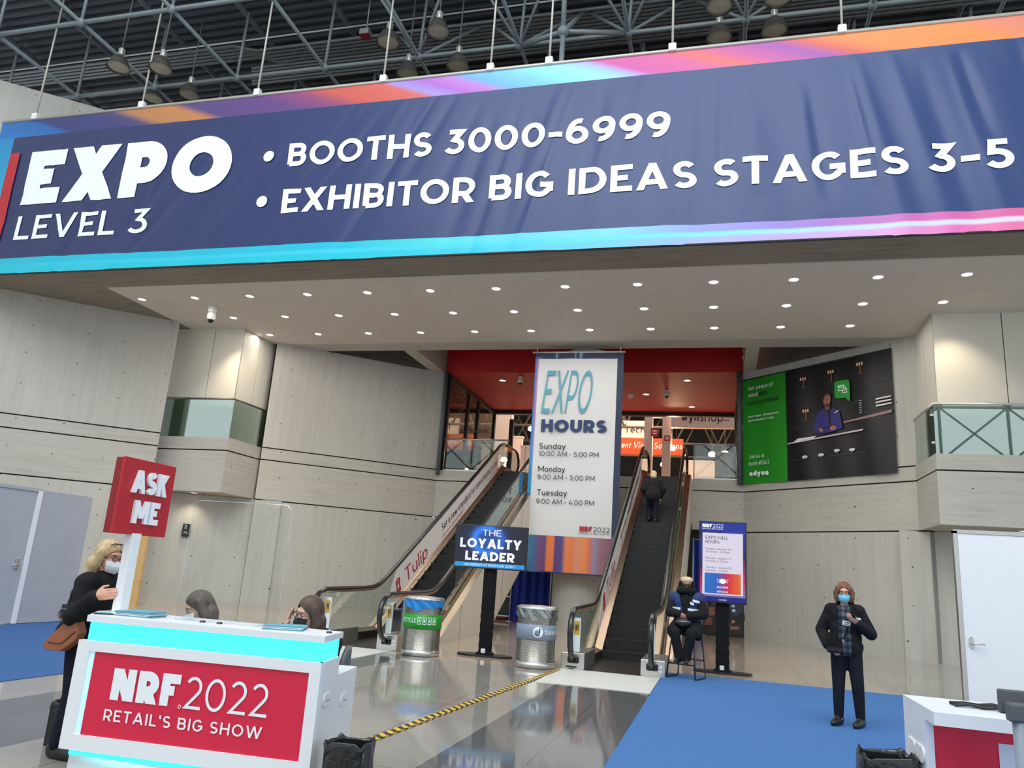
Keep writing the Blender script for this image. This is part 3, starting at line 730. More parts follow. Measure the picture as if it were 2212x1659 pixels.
lamps = [(-16.9, 15.8, 15.0, 'leftmost dusty bay lamp under the roof, above the left end of the banner'), (-15.5, 15.9, 14.85, 'dusty bay lamp beside the glowing banner hanger rod at left'),
 (-17.9, 18.3, 15.75, 'dusty bay lamp low behind the banner top, left of its neighbour at the left end'), (-15.9, 17.6, 15.2, 'dusty bay lamp low over the first letters of the banner'),
 (-8.8, 16.6, 15.4, 'dusty bay lamp beside the red box under the roof'), (-7.35, 16.6, 15.55, 'dusty bay lamp right of the red box, upper of the pair'),
 (-8.6, 17.6, 15.1, 'dusty bay lamp hanging low over the middle of the banner, left of the pair'), (-7.05, 17.5, 15.1, 'dusty bay lamp hanging low over the middle of the banner, right of the pair'),
 (-0.0, 17.7, 15.25, 'dusty bay lamp at right, left of the lower pair near the ball node'), (1.35, 17.6, 15.2, 'dusty bay lamp at right, rightmost of the lower pair'),
 (0.0, 16.5, 15.2, 'dusty bay lamp at the top edge of the picture, left of the upper pair'), (1.35, 16.4, 15.15, 'dusty bay lamp at the top edge of the picture, rightmost of the upper pair')]
for k, (x, y, z, lb) in enumerate(lamps):
    o = L0 if k == 0 else copy_tree(L0)
    o.location = (x, y, z); o['label'] = lb
t = thing('junction_box', 'red-faced grey junction box hanging under the roof conduits', 'box', (-9.9, 17.3, 16.3))
MB().box((-.14, -.14, .0), (.14, .14, .18)).build('housing', m_conduit, t); MB().box((-.15, -.15, -.012), (.15, .15, 0)).build('red_cover', m_reddark, t)
MB().tube([(0, 0, .18), (0, 0, 2.0)], .02, 8).build('stem', m_conduit, t)

# ------------------------------------------------------------------ downlights in the soffit
ORD = 'first second third fourth fifth sixth seventh eighth ninth tenth eleventh twelfth thirteenth'.split()
def downlight(m_l, r=0.12, m_ring=None):
    t = thing('downlight', '', 'ceiling light', (0, 0, 0))
    MB().lathe([(r + .018, 0), (r + .018, -.012), (r, -.014), (r - .01, -.004)], 24).build('ring', m_ring or m_whitem, t)
    MB().lathe([(.001, -.004), (r - .005, -.004)], 24).build('lens', m_l, t)
    return t
D0 = downlight(m_lamp); first = True
rowdef = [('front', 18.3, -16.81, 1.855, 13), ('middle', 20.1, -14.86, 1.842, 12), ('rear', 21.86, -14.64, 1.816, 11)]
for nm, y, x0, st, cnt in rowdef:
    for k in range(cnt):
        o = D0 if first else copy_tree(D0); first = False
        o.location = (x0 + st * k, y, 8.775); o['group'] = 'downlights in the plaster soffit'
        o['label'] = 'round lit downlight, %s from the left in the %s row of the soffit' % (ORD[k], nm)
U0 = None
for nm, y, x0, st, cnt in (('front', 18.3, -14.01, 3.69, 6), ('rear', 21.86, -13.82, 3.65, 6)):
    for k in range(cnt):
        if U0 is None:
            U0 = MB().lathe([(.001, -.012), (.055, -.012), (.06, 0)], 16).build('sprinkler_cover', m_lampu); o = U0
        else: o = U0.copy(); COL.objects.link(o)
        o.location = (x0 + st * k, y, 8.775)
        tag(o, 'small unlit sprinkler disc, %s from the left between the %s soffit lights' % (ORD[k], nm), 'sprinkler', 'sprinkler discs in the plaster soffit')
R0 = downlight(m_lamp, .13)
for k, (x, y, lb) in enumerate(((-8.18, 28.15, 'lit downlight in the red ceiling left of the tall hours banner'), (-6.2, 32.5, 'lit downlight deep in the red ceiling at the banner edge'), (-1.1, 28.1, 'lit downlight in the red ceiling nearest the green banner'), (-2.79, 30.3, 'lit downlight in the red ceiling beside the small dome'), (-1.07, 32.5, 'lit downlight at the far edge of the red ceiling, over the hall sign'))):
    o = R0 if k == 0 else copy_tree(R0); o.location = (x, y, 8.83); o['label'] = lb; o['group'] = 'downlights in the red ceiling'
for x, y, lb in ((-16.4, 22.2, 'lit downlight under the left concrete bay'), (7.23, 21.96, 'lit downlight under the right concrete bay')):
    o = copy_tree(D0); o.location = (x, min(y, 21.6), 3.35); o['label'] = lb; o['group'] = 'downlights under the bays'
lamp('downlight_beam', 'SPOT', (-14.66, 21.86, 8.74), 50, (1, 0.8, 0.55), 0.1, (-14.9, 21.9, 7.0), 90, 1.0)
lamp('downlight_beam', 'SPOT', (-14.86, 20.1, 8.74), 420, (1, 0.82, 0.58), 0.12, (-15.25, 21.2, 6.7), 64, 1.0)
lamp('downlight_beam', 'SPOT', (5.4, 20.0, 8.74), 240, (1, 0.84, 0.62), 0.1, (5.9, 20.9, 6.6), 75, 0.9)
lamp('bay_downlight_beam', 'SPOT', (-16.4, 21.6, 3.3), 60, (1, 0.82, 0.6), 0.1, (-16.4, 21.6, 0), 110, 0.9)
for y, e in ((18.3, 260), (20.1, 240), (21.86, 200)):
    lamp('downlight_row_light', 'AREA', (-5.2, y, 8.73), e, (1.0, .95, .88), 20, (-5.2, y, 0), sizey=.2)
# cameras and detectors
def dome(label, x, y, z, s=1.0, stem=0.16):
    t = thing('security_camera', label, 'security camera', (x, y, z))
    MB().box((-.09 * s, -.09 * s, -stem), (.09 * s, .09 * s, 0), 0, .01).build('mount', m_whitem, t)
    MB().lathe([(.05 * s, -stem), (.12 * s, -stem - .04 * s), (.13 * s, -stem - .18 * s), (.10 * s, -stem - .24 * s)], 20).build('housing', m_whitem, t)
    MB().sphere((0, 0, -stem - .23 * s), (.095 * s, .095 * s, .11 * s), 16, 10).build('dome_lens', m_black, t)
dome('white dome security camera hanging below the soffit above the left bay', -14.85, 19.03, 8.775, 1.0, .2)
dome('small dome security camera on the red ceiling left of the hours banner', -7.31, 27.6, 8.83, .8, .05)
dome('small dome security camera on the red ceiling above the right escalator', -1.93, 29.6, 8.83, .8, .05)
o = MB().lathe([(.001, -.16), (.06, -.15), (.13, -.05), (.15, 0)], 16).build('smoke_detector', m_whitem); o.location = (-3.41, 30.4, 8.83); tag(o, 'white smoke detector on the red ceiling right of the hours banner', 'smoke detector')

# ------------------------------------------------------------------ the long banner over the portal
BX0, BX1, BZ0, BZ1, BY = -20.85, 10.5, 8.71, 13.62, 15.9
rb = random.Random(11); FOLDS = []
for k in range(64):
    x0 = BX0 + (BX1 - BX0) * (k + rb.uniform(.1, .9)) / 64
    t = min(1, max(0, (x0 + 8) / 11))
    FOLDS.append((x0, (0.62 - 0.85 * t) * rb.uniform(.55, 1.25), rb.uniform(.07, .22), rb.uniform(.02, .06) * (.45 + .55 * t) * rb.choice((1, 1, -1)), rb.uniform(0, .25), rb.uniform(.45, 1.3)))
def fold(x, z):
    d = (BZ1 - z) / (BZ1 - BZ0); s = 0
    for x0, k, w, a, st, ln in FOLDS:
        xc = x0 - k * (BZ1 - z)
        if abs(x - xc) > 4 * w: continue
        q = (d - st) / ln
        if q <= 0 or q >= 1.0: continue
        ww = w * (0.55 + 1.1 * d)
        s += a * math.exp(-((x - xc) / ww) ** 2) * sin(pi * min(1, q)) ** 0.8
    return s * min(1, d * 6) + 0.03 * sin(x * .8) * d
def lerp_ramp(st, x):
    if x <= st[0][0]: return st[0][1]
    for (a, ca), (b, cb) in zip(st, st[1:]):
        if x <= b:
            t = (x - a) / (b - a); return tuple(p + (q - p) * t for p, q in zip(ca, cb))
    return st[-1][1]
R_ = lambda *st: [(x, srgb(*c)) for x, c in st]
TOPR = R_((-21, (20, 110, 180)), (-19.3, (22, 90, 165)), (-18.9, (38, 48, 104)), (-17.2, (48, 52, 110)), (-16.4, (70, 58, 108)), (-15.9, (176, 118, 70)), (-14.4, (190, 122, 70)), (-13.9, (80, 60, 116)), (-11.6, (96, 58, 122)), (-10.4, (140, 64, 110)), (-9.6, (196, 84, 70)), (-8.0, (206, 92, 80)), (-7.6, (150, 140, 214)), (-6.9, (166, 92, 190)), (-6.2, (184, 110, 196)), (-5.7, (96, 160, 230)), (-4.6, (112, 190, 232)), (-3.6, (136, 222, 228)), (-2.8, (150, 180, 236)), (-2.3, (196, 70, 150)), (-0.9, (204, 80, 140)), (-0.3, (216, 96, 84)), (0.4, (196, 78, 140)), (1.6, (150, 66, 160)), (2.2, (206, 84, 70)), (3.0, (232, 130, 60)), (5.0, (232, 138, 70)), (6.2, (222, 130, 110)), (8, (226, 120, 70)))
def top_print(x, z): return lerp_ramp(TOPR, x - 2.6 * (BZ1 - z) + .6)
BOTU = R_((-21, (0, 178, 204)), (-9, (0, 182, 206)), (-6.5, (60, 206, 206)), (-4.2, (90, 200, 232)), (-2.4, (110, 205, 232)), (-0.5, (140, 150, 220)), (1.6, (150, 118, 200)), (4.2, (206, 96, 170)), (6.5, (226, 98, 140)))
BOTL = R_((-21, (0, 186, 208)), (-6, (0, 190, 208)), (-2.5, (90, 190, 230)), (-0.5, (150, 170, 228)), (1.4, (186, 160, 222)), (3.2, (220, 160, 210)), (4.6, (228, 110, 180)), (7, (232, 120, 130)))
def bot_print(x, z):
    t = (z - BZ0) / .47; a = lerp_ramp(BOTU, x); b = lerp_ramp(BOTL, x)
    w = lerp_ramp(R_((-21, (0, 186, 210)), (-4, (60, 200, 225)), (0, (110, 214, 232)), (3, (190, 214, 240)), (6, (226, 214, 240))), x)
    if t > .66: return a
    return w if t > .36 else b
def navy_print(x, z):
    a = srgb(30, 40, 88); b = srgb(32, 58, 112); t = min(1, max(0, (x + 18) / 22)); return tuple(p + (q - p) * t for p, q in zip(a, b))
def left_print(x, z):
    t = (z - BZ0) / (BZ1 - BZ0); a = srgb(0, 196, 212); b = srgb(20, 116, 184); return tuple(p + (q - p) * t for p, q in zip(a, b))
hb = thing('hall_banner', 'huge navy fabric banner with white lettering hung across the concrete portal beam', 'banner', (0, BY, 0))
mb = MB()
def bgrid(x0, x1, z0, z1, nu, nv, col):
    mb.grid(lambda u, v: V((x0 + (x1 - x0) * u, fold(x0 + (x1 - x0) * u, z0 + (z1 - z0) * v), z0 + (z1 - z0) * v)), nu, nv, color=lambda u, v: col(x0 + (x1 - x0) * u, z0 + (z1 - z0) * v))
ZA, ZC, XN = 9.18, 13.07, -20.25
bgrid(XN, BX1, ZA, ZC, 560, 62, navy_print)
bgrid(BX0, BX1, ZC, BZ1, 560, 10, top_print)
bgrid(BX0, BX1, BZ0, ZA, 560, 9, bot_print)
bgrid(BX0, XN, ZA, ZC, 8, 62, left_print)
mb.build('banner_cloth', m_navy, hb, fix=False)
def on_banner(mb, off, ox, oz):
    bm = bmesh.new()
    vs = [bm.verts.new((p[0] + ox, p[1], p[2] + oz)) for p in mb.v]
    for f in mb.f:
        try: bm.faces.new([vs[i] for i in f])
        except ValueError: pass
    xs = [p[0] + ox for p in mb.v]; zs = [p[2] + oz for p in mb.v]
    x = min(xs) + .11
    while x < max(xs):
        bmesh.ops.bisect_plane(bm, geom=list(bm.verts) + list(bm.edges) + list(bm.faces), plane_co=(x, 0, 0), plane_no=(1, 0, 0)); x += .11
    z = min(zs) + .16
    while z < max(zs):
        bmesh.ops.bisect_plane(bm, geom=list(bm.verts) + list(bm.edges) + list(bm.faces), plane_co=(0, 0, z), plane_no=(0, 0, 1)); z += .16
    bm.verts.index_update()
    out = MB().add([(v.co.x, v.co.y + fold(v.co.x, v.co.z) - off, v.co.z) for v in bm.verts], [[v.index for v in f.verts] for f in bm.faces], 0, True); bm.free()
    return out
for body, x0, z0, x1, z1, b, hv, nm in (('EXPO', -19.42, 10.82, -12.58, 12.52, .035, .13, 'large_lettering'), ('LEVEL 3', -19.36, 9.73, -14.88, 10.46, .012, 0, 'lettering'),
        ('BOOTHS 3000-6999', -10.88, 11.38, -1.07, 12.05, .018, .02, 'lettering'), ('EXHIBITOR BIG IDEAS STAGES 3-5', -10.86, 10.06, 5.74, 10.73, .018, .02, 'lettering')):
    t = text_mb(body, x1 - x0, z1 - z0, bold=b, heavy=hv)
    on_banner(t, .018, x0, z0).build(nm, m_ltr, hb, fix=False)
for z in (11.72, 10.42):
    on_banner(MB().disc((0, 0, 0), .16, (0, -1, 0), 28), .03, -11.45, z).build('bullet_dot', m_ltr, hb, fix=False)
on_banner(MB().add([(0, 0, 0), (.36, 0, 0), (.36, 0, 2.81), (0, 0, 2.81)], [(0, 1, 2, 3)]), .03, -20.22, 9.73).build('red_bar', m_redsign, hb, fix=False)
MB().tube([(BX0, 0, BZ1 + .03), (BX1, 0, BZ1 + .03)], .045, 8).build('top_pole', m_rod, hb)
MB().tube([(BX0, 0.02, BZ0), (BX1, 0.02, BZ0)], .03, 8).build('bottom_pole', m_ltrb, hb)
for x in (-19.65, -15.88, -12.14, -8.42, -5.52, -4.02, -1.06, 2.64, 6.4):
    r = MB().tube([(x, 0, BZ1), (x, 0, 18.5)], .028, 8).build('hanger_rod', m_rod, hb)
    MB().box((x - .09, -.07, BZ1 + .0), (x + .09, .07, BZ1 + .2), 0, .015).build('rod_clamp', m_whitem, r)

# ------------------------------------------------------------------ tall hanging hours banner
ex = thing('hours_banner', 'tall white banner of opening hours hanging between the two escalators', 'banner', (-4.33, 23.35, 0))
def ripple(x, z): return .018 * sin(x * 3 + z * .6) + .012 * sin(x * 7.1)
def eb(x, z):
    q = x + 1.46
    if z > 8.3:
        if (0.72 < q < .8) or (1.36 < q < 1.41) or (1.5 < q < 1.6): return srgb(86, 150, 180)
        return srgb(22, 36, 78)
    if z < 2.72:
        st = R_((0, (150, 180, 196)), (.25, (60, 130, 170)), (.42, (70, 100, 150)), (.52, (112, 70, 120)), (.72, (96, 66, 120)), (.8, (226, 120, 60)), (.98, (226, 120, 60)), (1.02, (90, 60, 120)), (1.25, (80, 66, 130)), (1.36, (226, 128, 66)), (1.55, (222, 120, 66)), (1.7, (216, 140, 110)), (1.95, (230, 134, 70)), (2.1, (200, 110, 90)), (2.25, (130, 130, 170)), (2.4, (150, 100, 110)), (2.9, (110, 70, 110)))
        return lerp_ramp(st, q)
    if q < .3:
        up = R_((0, (24, 52, 110)), (.1, (60, 110, 180)), (.16, (190, 130, 170)), (.2, (40, 60, 120)), (.26, (150, 170, 210)), (.3, (30, 50, 110))); dn = R_((0, (30, 150, 215)), (.12, (20, 140, 205)), (.2, (70, 170, 215)), (.3, (30, 120, 190)))
        t = min(1, max(0, (z - 4.2) / 2.5)); a = lerp_ramp(up, q); b = lerp_ramp(dn, q); return tuple(y + (x_ - y) * t for x_, y in zip(a, b))
    return srgb(34, 46, 76)
mb = MB(); mb.grid(lambda u, v: V((-1.40 + 2.86 * u, ripple(-1.40 + 2.86 * u, 1.6 + 6.9 * v), 1.6 + 6.9 * v)), 118, 62, color=lambda u, v: eb(-1.40 + 2.86 * u, 1.6 + 6.9 * v))
mb.build('banner_cloth', m_print, ex, fix=False)
mb = MB(); mb.grid(lambda u, v: V((-1.28 + 2.54 * u, ripple(-1.28 + 2.54 * u, 2.7 + 5.6 * v) - .006, 2.7 + 5.6 * v)), 40, 40); mb.build('white_panel', mat('white_banner_cloth', (.68, .685, .69), .6, var=.01), ex, fix=False)
dx = 4.33
def et(body, x0, x1, z, h, m, **k): text('lettering', body, x1 - x0, h, m, ex, (x0 + dx, -.045, z), **k)
et('EXPO', -5.44, -3.82, 6.50, 1.40, m_ltrt, shear=.34, wt=.11)
et('HOURS', -5.40, -3.32, 5.90, .40, m_ltrn, bold=.02, heavy=.04)
et('Sunday', -5.42, -4.58, 5.36, .18, m_ltrb, bold=.004); et('10:00 AM - 5:00 PM', -5.43, -3.54, 5.13, .155, m_ltrb)
et('Monday', -5.42, -4.56, 4.64, .18, m_ltrb, bold=.004); et('9:00 AM - 5:00 PM', -5.43, -3.63, 4.40, .155, m_ltrb)
et('Tuesday', -5.41, -4.46, 3.91, .18, m_ltrb, bold=.004); et('9:00 AM - 4:00 PM', -5.42, -3.62, 3.65, .155, m_ltrb)
et('NRF', -4.03, -3.64, 2.875, .15, m_ltrr, heavy=.022, bold=.02); et('2022', -3.62, -3.12, 2.875, .15, m_ltrg)
et("RETAIL'S BIG SHOW", -4.03, -3.12, 2.80, .045, m_ltrg)
MB().tube([(-1.5, 0, 8.52), (1.5, 0, 8.52)], .03, 8).build('top_pole', m_railw, ex)
for x in (-1.35, 1.35): MB().tube([(x, 0, 8.5), (x, 0, 8.82)], .012, 6).build('hanging_cord', m_railw, ex)
MB().tube([(-1.39, 0, 1.62), (1.45, 0, 1.62)], .022, 8).build('bottom_pole', m_ltrn, ex)

# ------------------------------------------------------------------ green and black advertising cloth on the right diagonal wall
TH = atan2(-4.27, 4.57)
ad = thing('advertising_banner', 'green and black advertising cloth stretched on the right diagonal wall', 'banner', (0.83 - .06 * .683, 27 - .06 * .731, 0), TH)
def adf(x, z): return .02 * sin(x * 2.2 + .5 * sin(z)) + .012 * sin(x * 5.3 + z * .7)
def adgrid(x0, x1, z0, z1, nu, nv, m, nm, off=0.0):
    g = MB(); g.grid(lambda u, v: V((x0 + (x1 - x0) * u, adf(x0 + (x1 - x0) * u, z0 + (z1 - z0) * v) - off, z0 + (z1 - z0) * v)), nu, nv); return g.build(nm, m, ad, fix=False)
adgrid(.06, 1.84, 4.92, 8.5, 24, 20, m_greenb, 'green_cloth'); adgrid(1.84, 5.50, 4.92, 8.5, 60, 20, m_blackb, 'black_cloth')
def adt(body, x0, x1, z, h, m, **k): text('lettering', body, x1 - x0, h, m, ad, (x0, -.05, z), **k)
adt('Get peace of', .32, 1.36, 8.10, .15, m_ltr, bold=.008); adt('mind', .32, .72, 7.86, .15, m_ltr, bold=.008); adt('with', .76, 1.10, 7.86, .15, m_ltrb, bold=.008); adt('every purchase', .32, 1.55, 7.60, .15, m_ltrb, bold=.008)
adt('Meet Adyen, the payments', .32, 1.56, 7.15, .075, m_ltr, bold=.012); adt('platform built for retail.', .32, 1.38, 7.01, .075, m_ltr, bold=.012)
adt('Join us at', .34, .98, 5.76, .13, m_ltr, cap='all'); adt('booth #5547', .34, 1.18, 5.52, .13, m_ltr)
adt('adyen', .35, 1.14, 5.12, .22, m_ltr, cap='all', heavy=.03, bold=.02)
pic = MB()
def pc(poly, c, off):
    pic.add([(x, adf(x, z) - .045 - off, z) for x, z in poly], [tuple(range(len(poly)))], colors=[[srgb(*c)] * len(poly)])
def pe(cx, cz, rx, rz, c, off, n=20): pc([(cx + rx * cos(2 * pi * k / n), cz + rz * sin(2 * pi * k / n)) for k in range(n)], c, off)
for x, z in ((2.55, 8.0), (3.55, 8.05), (4.55, 8.1), (2.62, 6.95)):      # wall lamps
    for q in (-.1, -.02, .06): pe(x + q, z + .13, .03, .05, (225, 190, 150), .002, 10)
    pc([(x - .12, z + .06), (x + .1, z + .07), (x + .1, z + .09), (x - .12, z + .08)], (150, 70, 40), .001); pc([(x - .012, z - .16), (x + .012, z - .16), (x + .012, z + .06), (x - .012, z + .06)], (170, 90, 50), .001); pc([(x - .08, z - .17), (x + .09, z - .165), (x + .09, z - .155), (x - .08, z - .16)], (150, 80, 50), .001)
for x0, z0, x1, z1 in ((2.0, 7.45, 2.6, 7.52), (4.3, 7.55, 5.4, 7.65), (2.0, 6.55, 2.7, 6.6), (2.0, 5.55, 4.6, 5.58), (4.2, 7.1, 4.9, 7.2)): pc([(x0, z0), (x1, z1), (x1, z1 + .012), (x0, z0 + .012)], (70, 70, 84), 0)
pc([(1.9, 6.08), (4.55, 6.22), (4.55, 6.27), (1.9, 6.12)], (196, 190, 196), .001); pc([(3.9, 6.52), (5.45, 6.63), (5.45, 6.72), (3.9, 6.57)], (150, 120, 120), .001); pc([(2.1, 6.10), (2.8, 6.14), (2.95, 6.24), (2.3, 6.22)], (230, 225, 225), .002)
for k in range(3): pc([(4.98, 6.86 + .1 * k), (5.45, 6.89 + .1 * k), (5.45, 6.93 + .1 * k), (5.0, 6.91 + .1 * k)], (224, 214, 214), .002)
for x, z in ((2.55, 5.62), (3.1, 5.64), (3.65, 5.72), (4.15, 5.7)): pe(x, z, .10, .045, (206, 212, 222), .002); pe(x, z - .05, .05, .02, (120, 124, 134), .003)
for k in range(6): pc([(4.45 + .02 * (k % 2), 6.75 + .07 * k), (4.55, 6.75 + .07 * k), (4.55, 6.77 + .07 * k), (4.45, 6.77 + .07 * k)], (190, 190, 200), .002)
pc([(2.88, 6.35), (2.92, 6.75), (3.02, 6.98), (3.2, 7.05), (3.38, 6.95), (3.6, 7.03), (3.78, 6.9), (3.84, 6.6), (3.88, 6.38), (3.5, 6.3), (3.2, 6.3)], (46, 40, 116), .003)   # jacket
pc([(3.26, 7.03), (3.5, 7.02), (3.46, 6.4), (3.28, 6.4)], (30, 22, 44), .004); pc([(3.62, 6.86), (3.76, 6.92), (3.76, 6.95), (3.62, 6.89)], (224, 220, 226), .005)
pc([(3.28, 7.0), (3.47, 7.0), (3.45, 7.2), (3.3, 7.2)], (120, 70, 56), .005); pe(3.37, 7.32, .135, .19, (150, 92, 72), .006); pc([(3.3, 7.18), (3.45, 7.18), (3.41, 7.10), (3.34, 7.10)], (60, 40, 36), .0065); pc([(3.24, 7.32), (3.25, 7.46), (3.32, 7.55), (3.46, 7.56), (3.52, 7.47), (3.52, 7.36), (3.47, 7.45), (3.36, 7.48), (3.28, 7.42)], (34, 26, 26), .007)
for q in (-.05, .05): pe(3.37 + q, 7.34, .02, .008, (40, 26, 24), .008, 8)
pe(3.1, 6.4, .1, .07, (170, 106, 86), .006); pe(3.55, 6.42, .11, .07, (170, 106, 86), .006); pc([(3.18, 6.42), (3.42, 6.44), (3.42, 6.48), (3.18, 6.47)], (16, 16, 18), .007)
pic.build('picture_print', m_print, ad, fix=False)
bub = MB(); bub.prism([(3.66, 7.36), (3.72, 7.3), (4.02, 7.28), (4.16, 7.14), (4.17, 7.3), (4.17, 7.76), (4.11, 7.82), (3.72, 7.84), (3.66, 7.78)], 'y', -.062, -.05); bub = bub.build('speech_bubble', m_green, ad)
ic = MB()
for a, b, c_, d in ((3.78, 7.66, 4.0, 7.69), (3.78, 7.52, 3.92, 7.545), (3.78, 7.52, 3.80, 7.69), (3.98, 7.6, 4.0, 7.69), (3.8, 7.61, 4.0, 7.635), (3.93, 7.43, 4.08, 7.45), (3.93, 7.43, 3.95, 7.55), (4.06, 7.43, 4.08, 7.55), (3.93, 7.54, 4.08, 7.56), (3.96, 7.55, 3.975, 7.61), (4.03, 7.55, 4.045, 7.61), (3.96, 7.6, 4.045, 7.615), (3.99, 7.48, 4.02, 7.51)): ic.box((a, -.068, b), (c_, -.062, d))
ic.build('lettering', m_ltr, bub)
MB().tube([(0.06, -.0, 8.52), (5.5, -.0, 8.52)], .02, 6).build('top_rail', m_frame, ad)

# ------------------------------------------------------------------ upright screens on black stands
def screen_stand(label, loc, w, h, z0, poleh, basew):
    t = thing('display_stand', label, 'display screen', loc)
    p = MB(); n = 20; pts = []
    for k in range(n):
        a = 2 * pi * k / n; pts.append((basew / 2 * (abs(cos(a)) ** .7) * (1 if cos(a) >= 0 else -1), .22 * (abs(sin(a)) ** .9) * (1 if sin(a) >= 0 else -1)))
    p.prism(pts, 'z', 0, .035); p.build('base_plate', m_black, t)
    q = MB(); rr = random.Random(3)
    def pol(u, v):
        a = 2 * pi * u; z = .03 + (poleh - .03) * v; bl = (1.35 if v < .03 else 1.0) + (.10 * sin(z * 38) * max(0, .55 - abs(z - .5)) if z < 1.0 else 0)
        sx = (abs(cos(a)) ** .45) * (1 if cos(a) >= 0 else -1); sy = (abs(sin(a)) ** .45) * (1 if sin(a) >= 0 else -1)
        return V((.12 * bl * sx, .07 * bl * sy, z))
    q.grid(pol, 24, 60); q.build('fabric_pole_cover', m_blackm, t, fix=True)
    MB().box((-.05, -.115, .06), (.03, -.075, .14), 0, .01).build('power_socket', m_whitem, t)
    c = MB().box((-w / 2 - .02, -.13, z0 - .02), (w / 2 + .02, -.06, z0 + h + .02), 0, .008).build('screen_housing', m_black, t)
    return t
s1 = screen_stand('black stand with wide dark blue screen between the trash cans', (-4.12, 14.3, 0), 1.37, .76, 1.575, 1.75, 1.05)
m1 = MB()
def loy(u, v):
    x = (u - .46) * 1.37; y = (v - .62) * .76; r = sqrt(x * x + y * y); g = math.exp(-((r - .27) / .07) ** 2) * (.9 if x < .1 else .45) + .35 * math.exp(-(r / .3) ** 2); base = (.012, .014, .03)
    return tuple(min(1, b + g * c) for b, c in zip(base, (.02, .22, 1.0)))
m1.grid(lambda u, v: V((-.68 + 1.36 * u, -.133, 1.66 + .675 * v)), 70, 40, color=loy)
m1.grid(lambda u, v: V((-.68 + 1.36 * u, -.133, 1.58 + .08 * v)), 2, 1, color=lambda u, v: srgb(30, 160, 232))
sc1 = m1.build('screen', m_screen, s1, fix=False)
m_glow = mat('lit_white_letters', (0, 0, 0), 0.4, var=0, emit=0.95, ecol=(0.95, 0.97, 1.0))
for b, x0, x1, z, h, bo, hv in (('THE', -.17, .20, 2.16, .115, .0, 0), ('LOYALTY', -.60, .60, 1.93, .175, .02, .012), ('LEADER', -.48, .48, 1.70, .165, .02, .012), ('VISIT BRIERLEY AT BOOTH 548, LEVEL 1', -.50, .50, 1.602, .038, .012, 0)):
    text('lettering', b, x1 - x0, h, m_glow, sc1, (x0, -.138, z), bold=bo, heavy=hv)
s2 = screen_stand('black stand with upright blue-topped hours screen beside the seated guard', (0.09, 15.35, 0), .82, 1.45, 1.25, 1.5, 1.05)
m2 = MB()
def hrs(u, v):
    if v > .885: return srgb(20, 44, 160)
    if v < .06: return srgb(20, 30, 130)
    if u < .05 or u > .95 or v > .865 or v < .085:
        st = R_((0, (30, 130, 200)), (.2, (200, 30, 90)), (.45, (30, 30, 90)), (.7, (30, 60, 160)), (.88, (20, 26, 80)), (1, (20, 44, 160))); return lerp_ramp(st, v if u < .5 else v * .8)
    if .10 < v < .355 and .1 < u < .90: return lerp_ramp(R_((.1, (0, 120, 206)), (.42, (60, 90, 190)), (.55, (170, 50, 120)), (.65, (226, 40, 50)), (.9, (232, 110, 50))), u)
    return srgb(228, 220, 240)
m2.grid(lambda u, v: V((-.405 + .81 * u, -.133, 1.255 + 1.44 * v)), 60, 100, color=hrs)
sc2 = m2.build('screen', m_screen, s2, fix=False)
def ht(b, x0, x1, z, h, m, **k): text('lettering', b, x1 - x0, h, m, sc2, (x0, -.138, z), **k)
ht('NRF', -.37, -.19, 2.60, .065, m_glow, heavy=.009, bold=.02); ht('2022', -.18, .01, 2.60, .065, m_glow); ht("RETAIL'S BIG SHOW", -.37, .01, 2.565, .02, m_glow, bold=.01)
ht('EXPO HALL', -.31, .10, 2.385, .06, m_ltrb, bold=.008); ht('HOURS', -.31, -.06, 2.305, .06, m_ltrb, bold=.008)
for k, (a, b) in enumerate((('Sunday, January 16', '10:00am - 5:00pm'), ('Monday, January 17', '9:00am 5:00pm'), ('Tuesday, January 18', '9:00am - 4:00pm'))):
    ht(a, -.31, .15, 2.19 - .17 * k, .034, m_ltrb); ht(b, -.31, .14 - .04 * (k > 0), 2.135 - .17 * k, .034, m_ltrb)
ht('REQUIRED', -.10, .10, 1.50, .03, m_glow, bold=.02); ht('NRF2022', -.10, .10, 1.42, .03, m_glow, bold=.015); ht('nrf2022', -.07, .07, 1.28, .022, m_glow, bold=.01)
ik = MB(); ik.prism([(-.06, 1.60), (0, 1.575), (.06, 1.60), (.06, 1.65), (0, 1.67), (-.06, 1.65)], 'y', -.139, -.135)
ik.tube([(-.06, -.137, 1.645), (-.1, -.137, 1.66), (-.09, -.137, 1.6), (-.06, -.137, 1.605)], .004, 5); ik.tube([(.06, -.137, 1.645), (.1, -.137, 1.66), (.09, -.137, 1.6), (.06, -.137, 1.605)], .004, 5)
ik.build('mask_icon', m_glow, sc2)

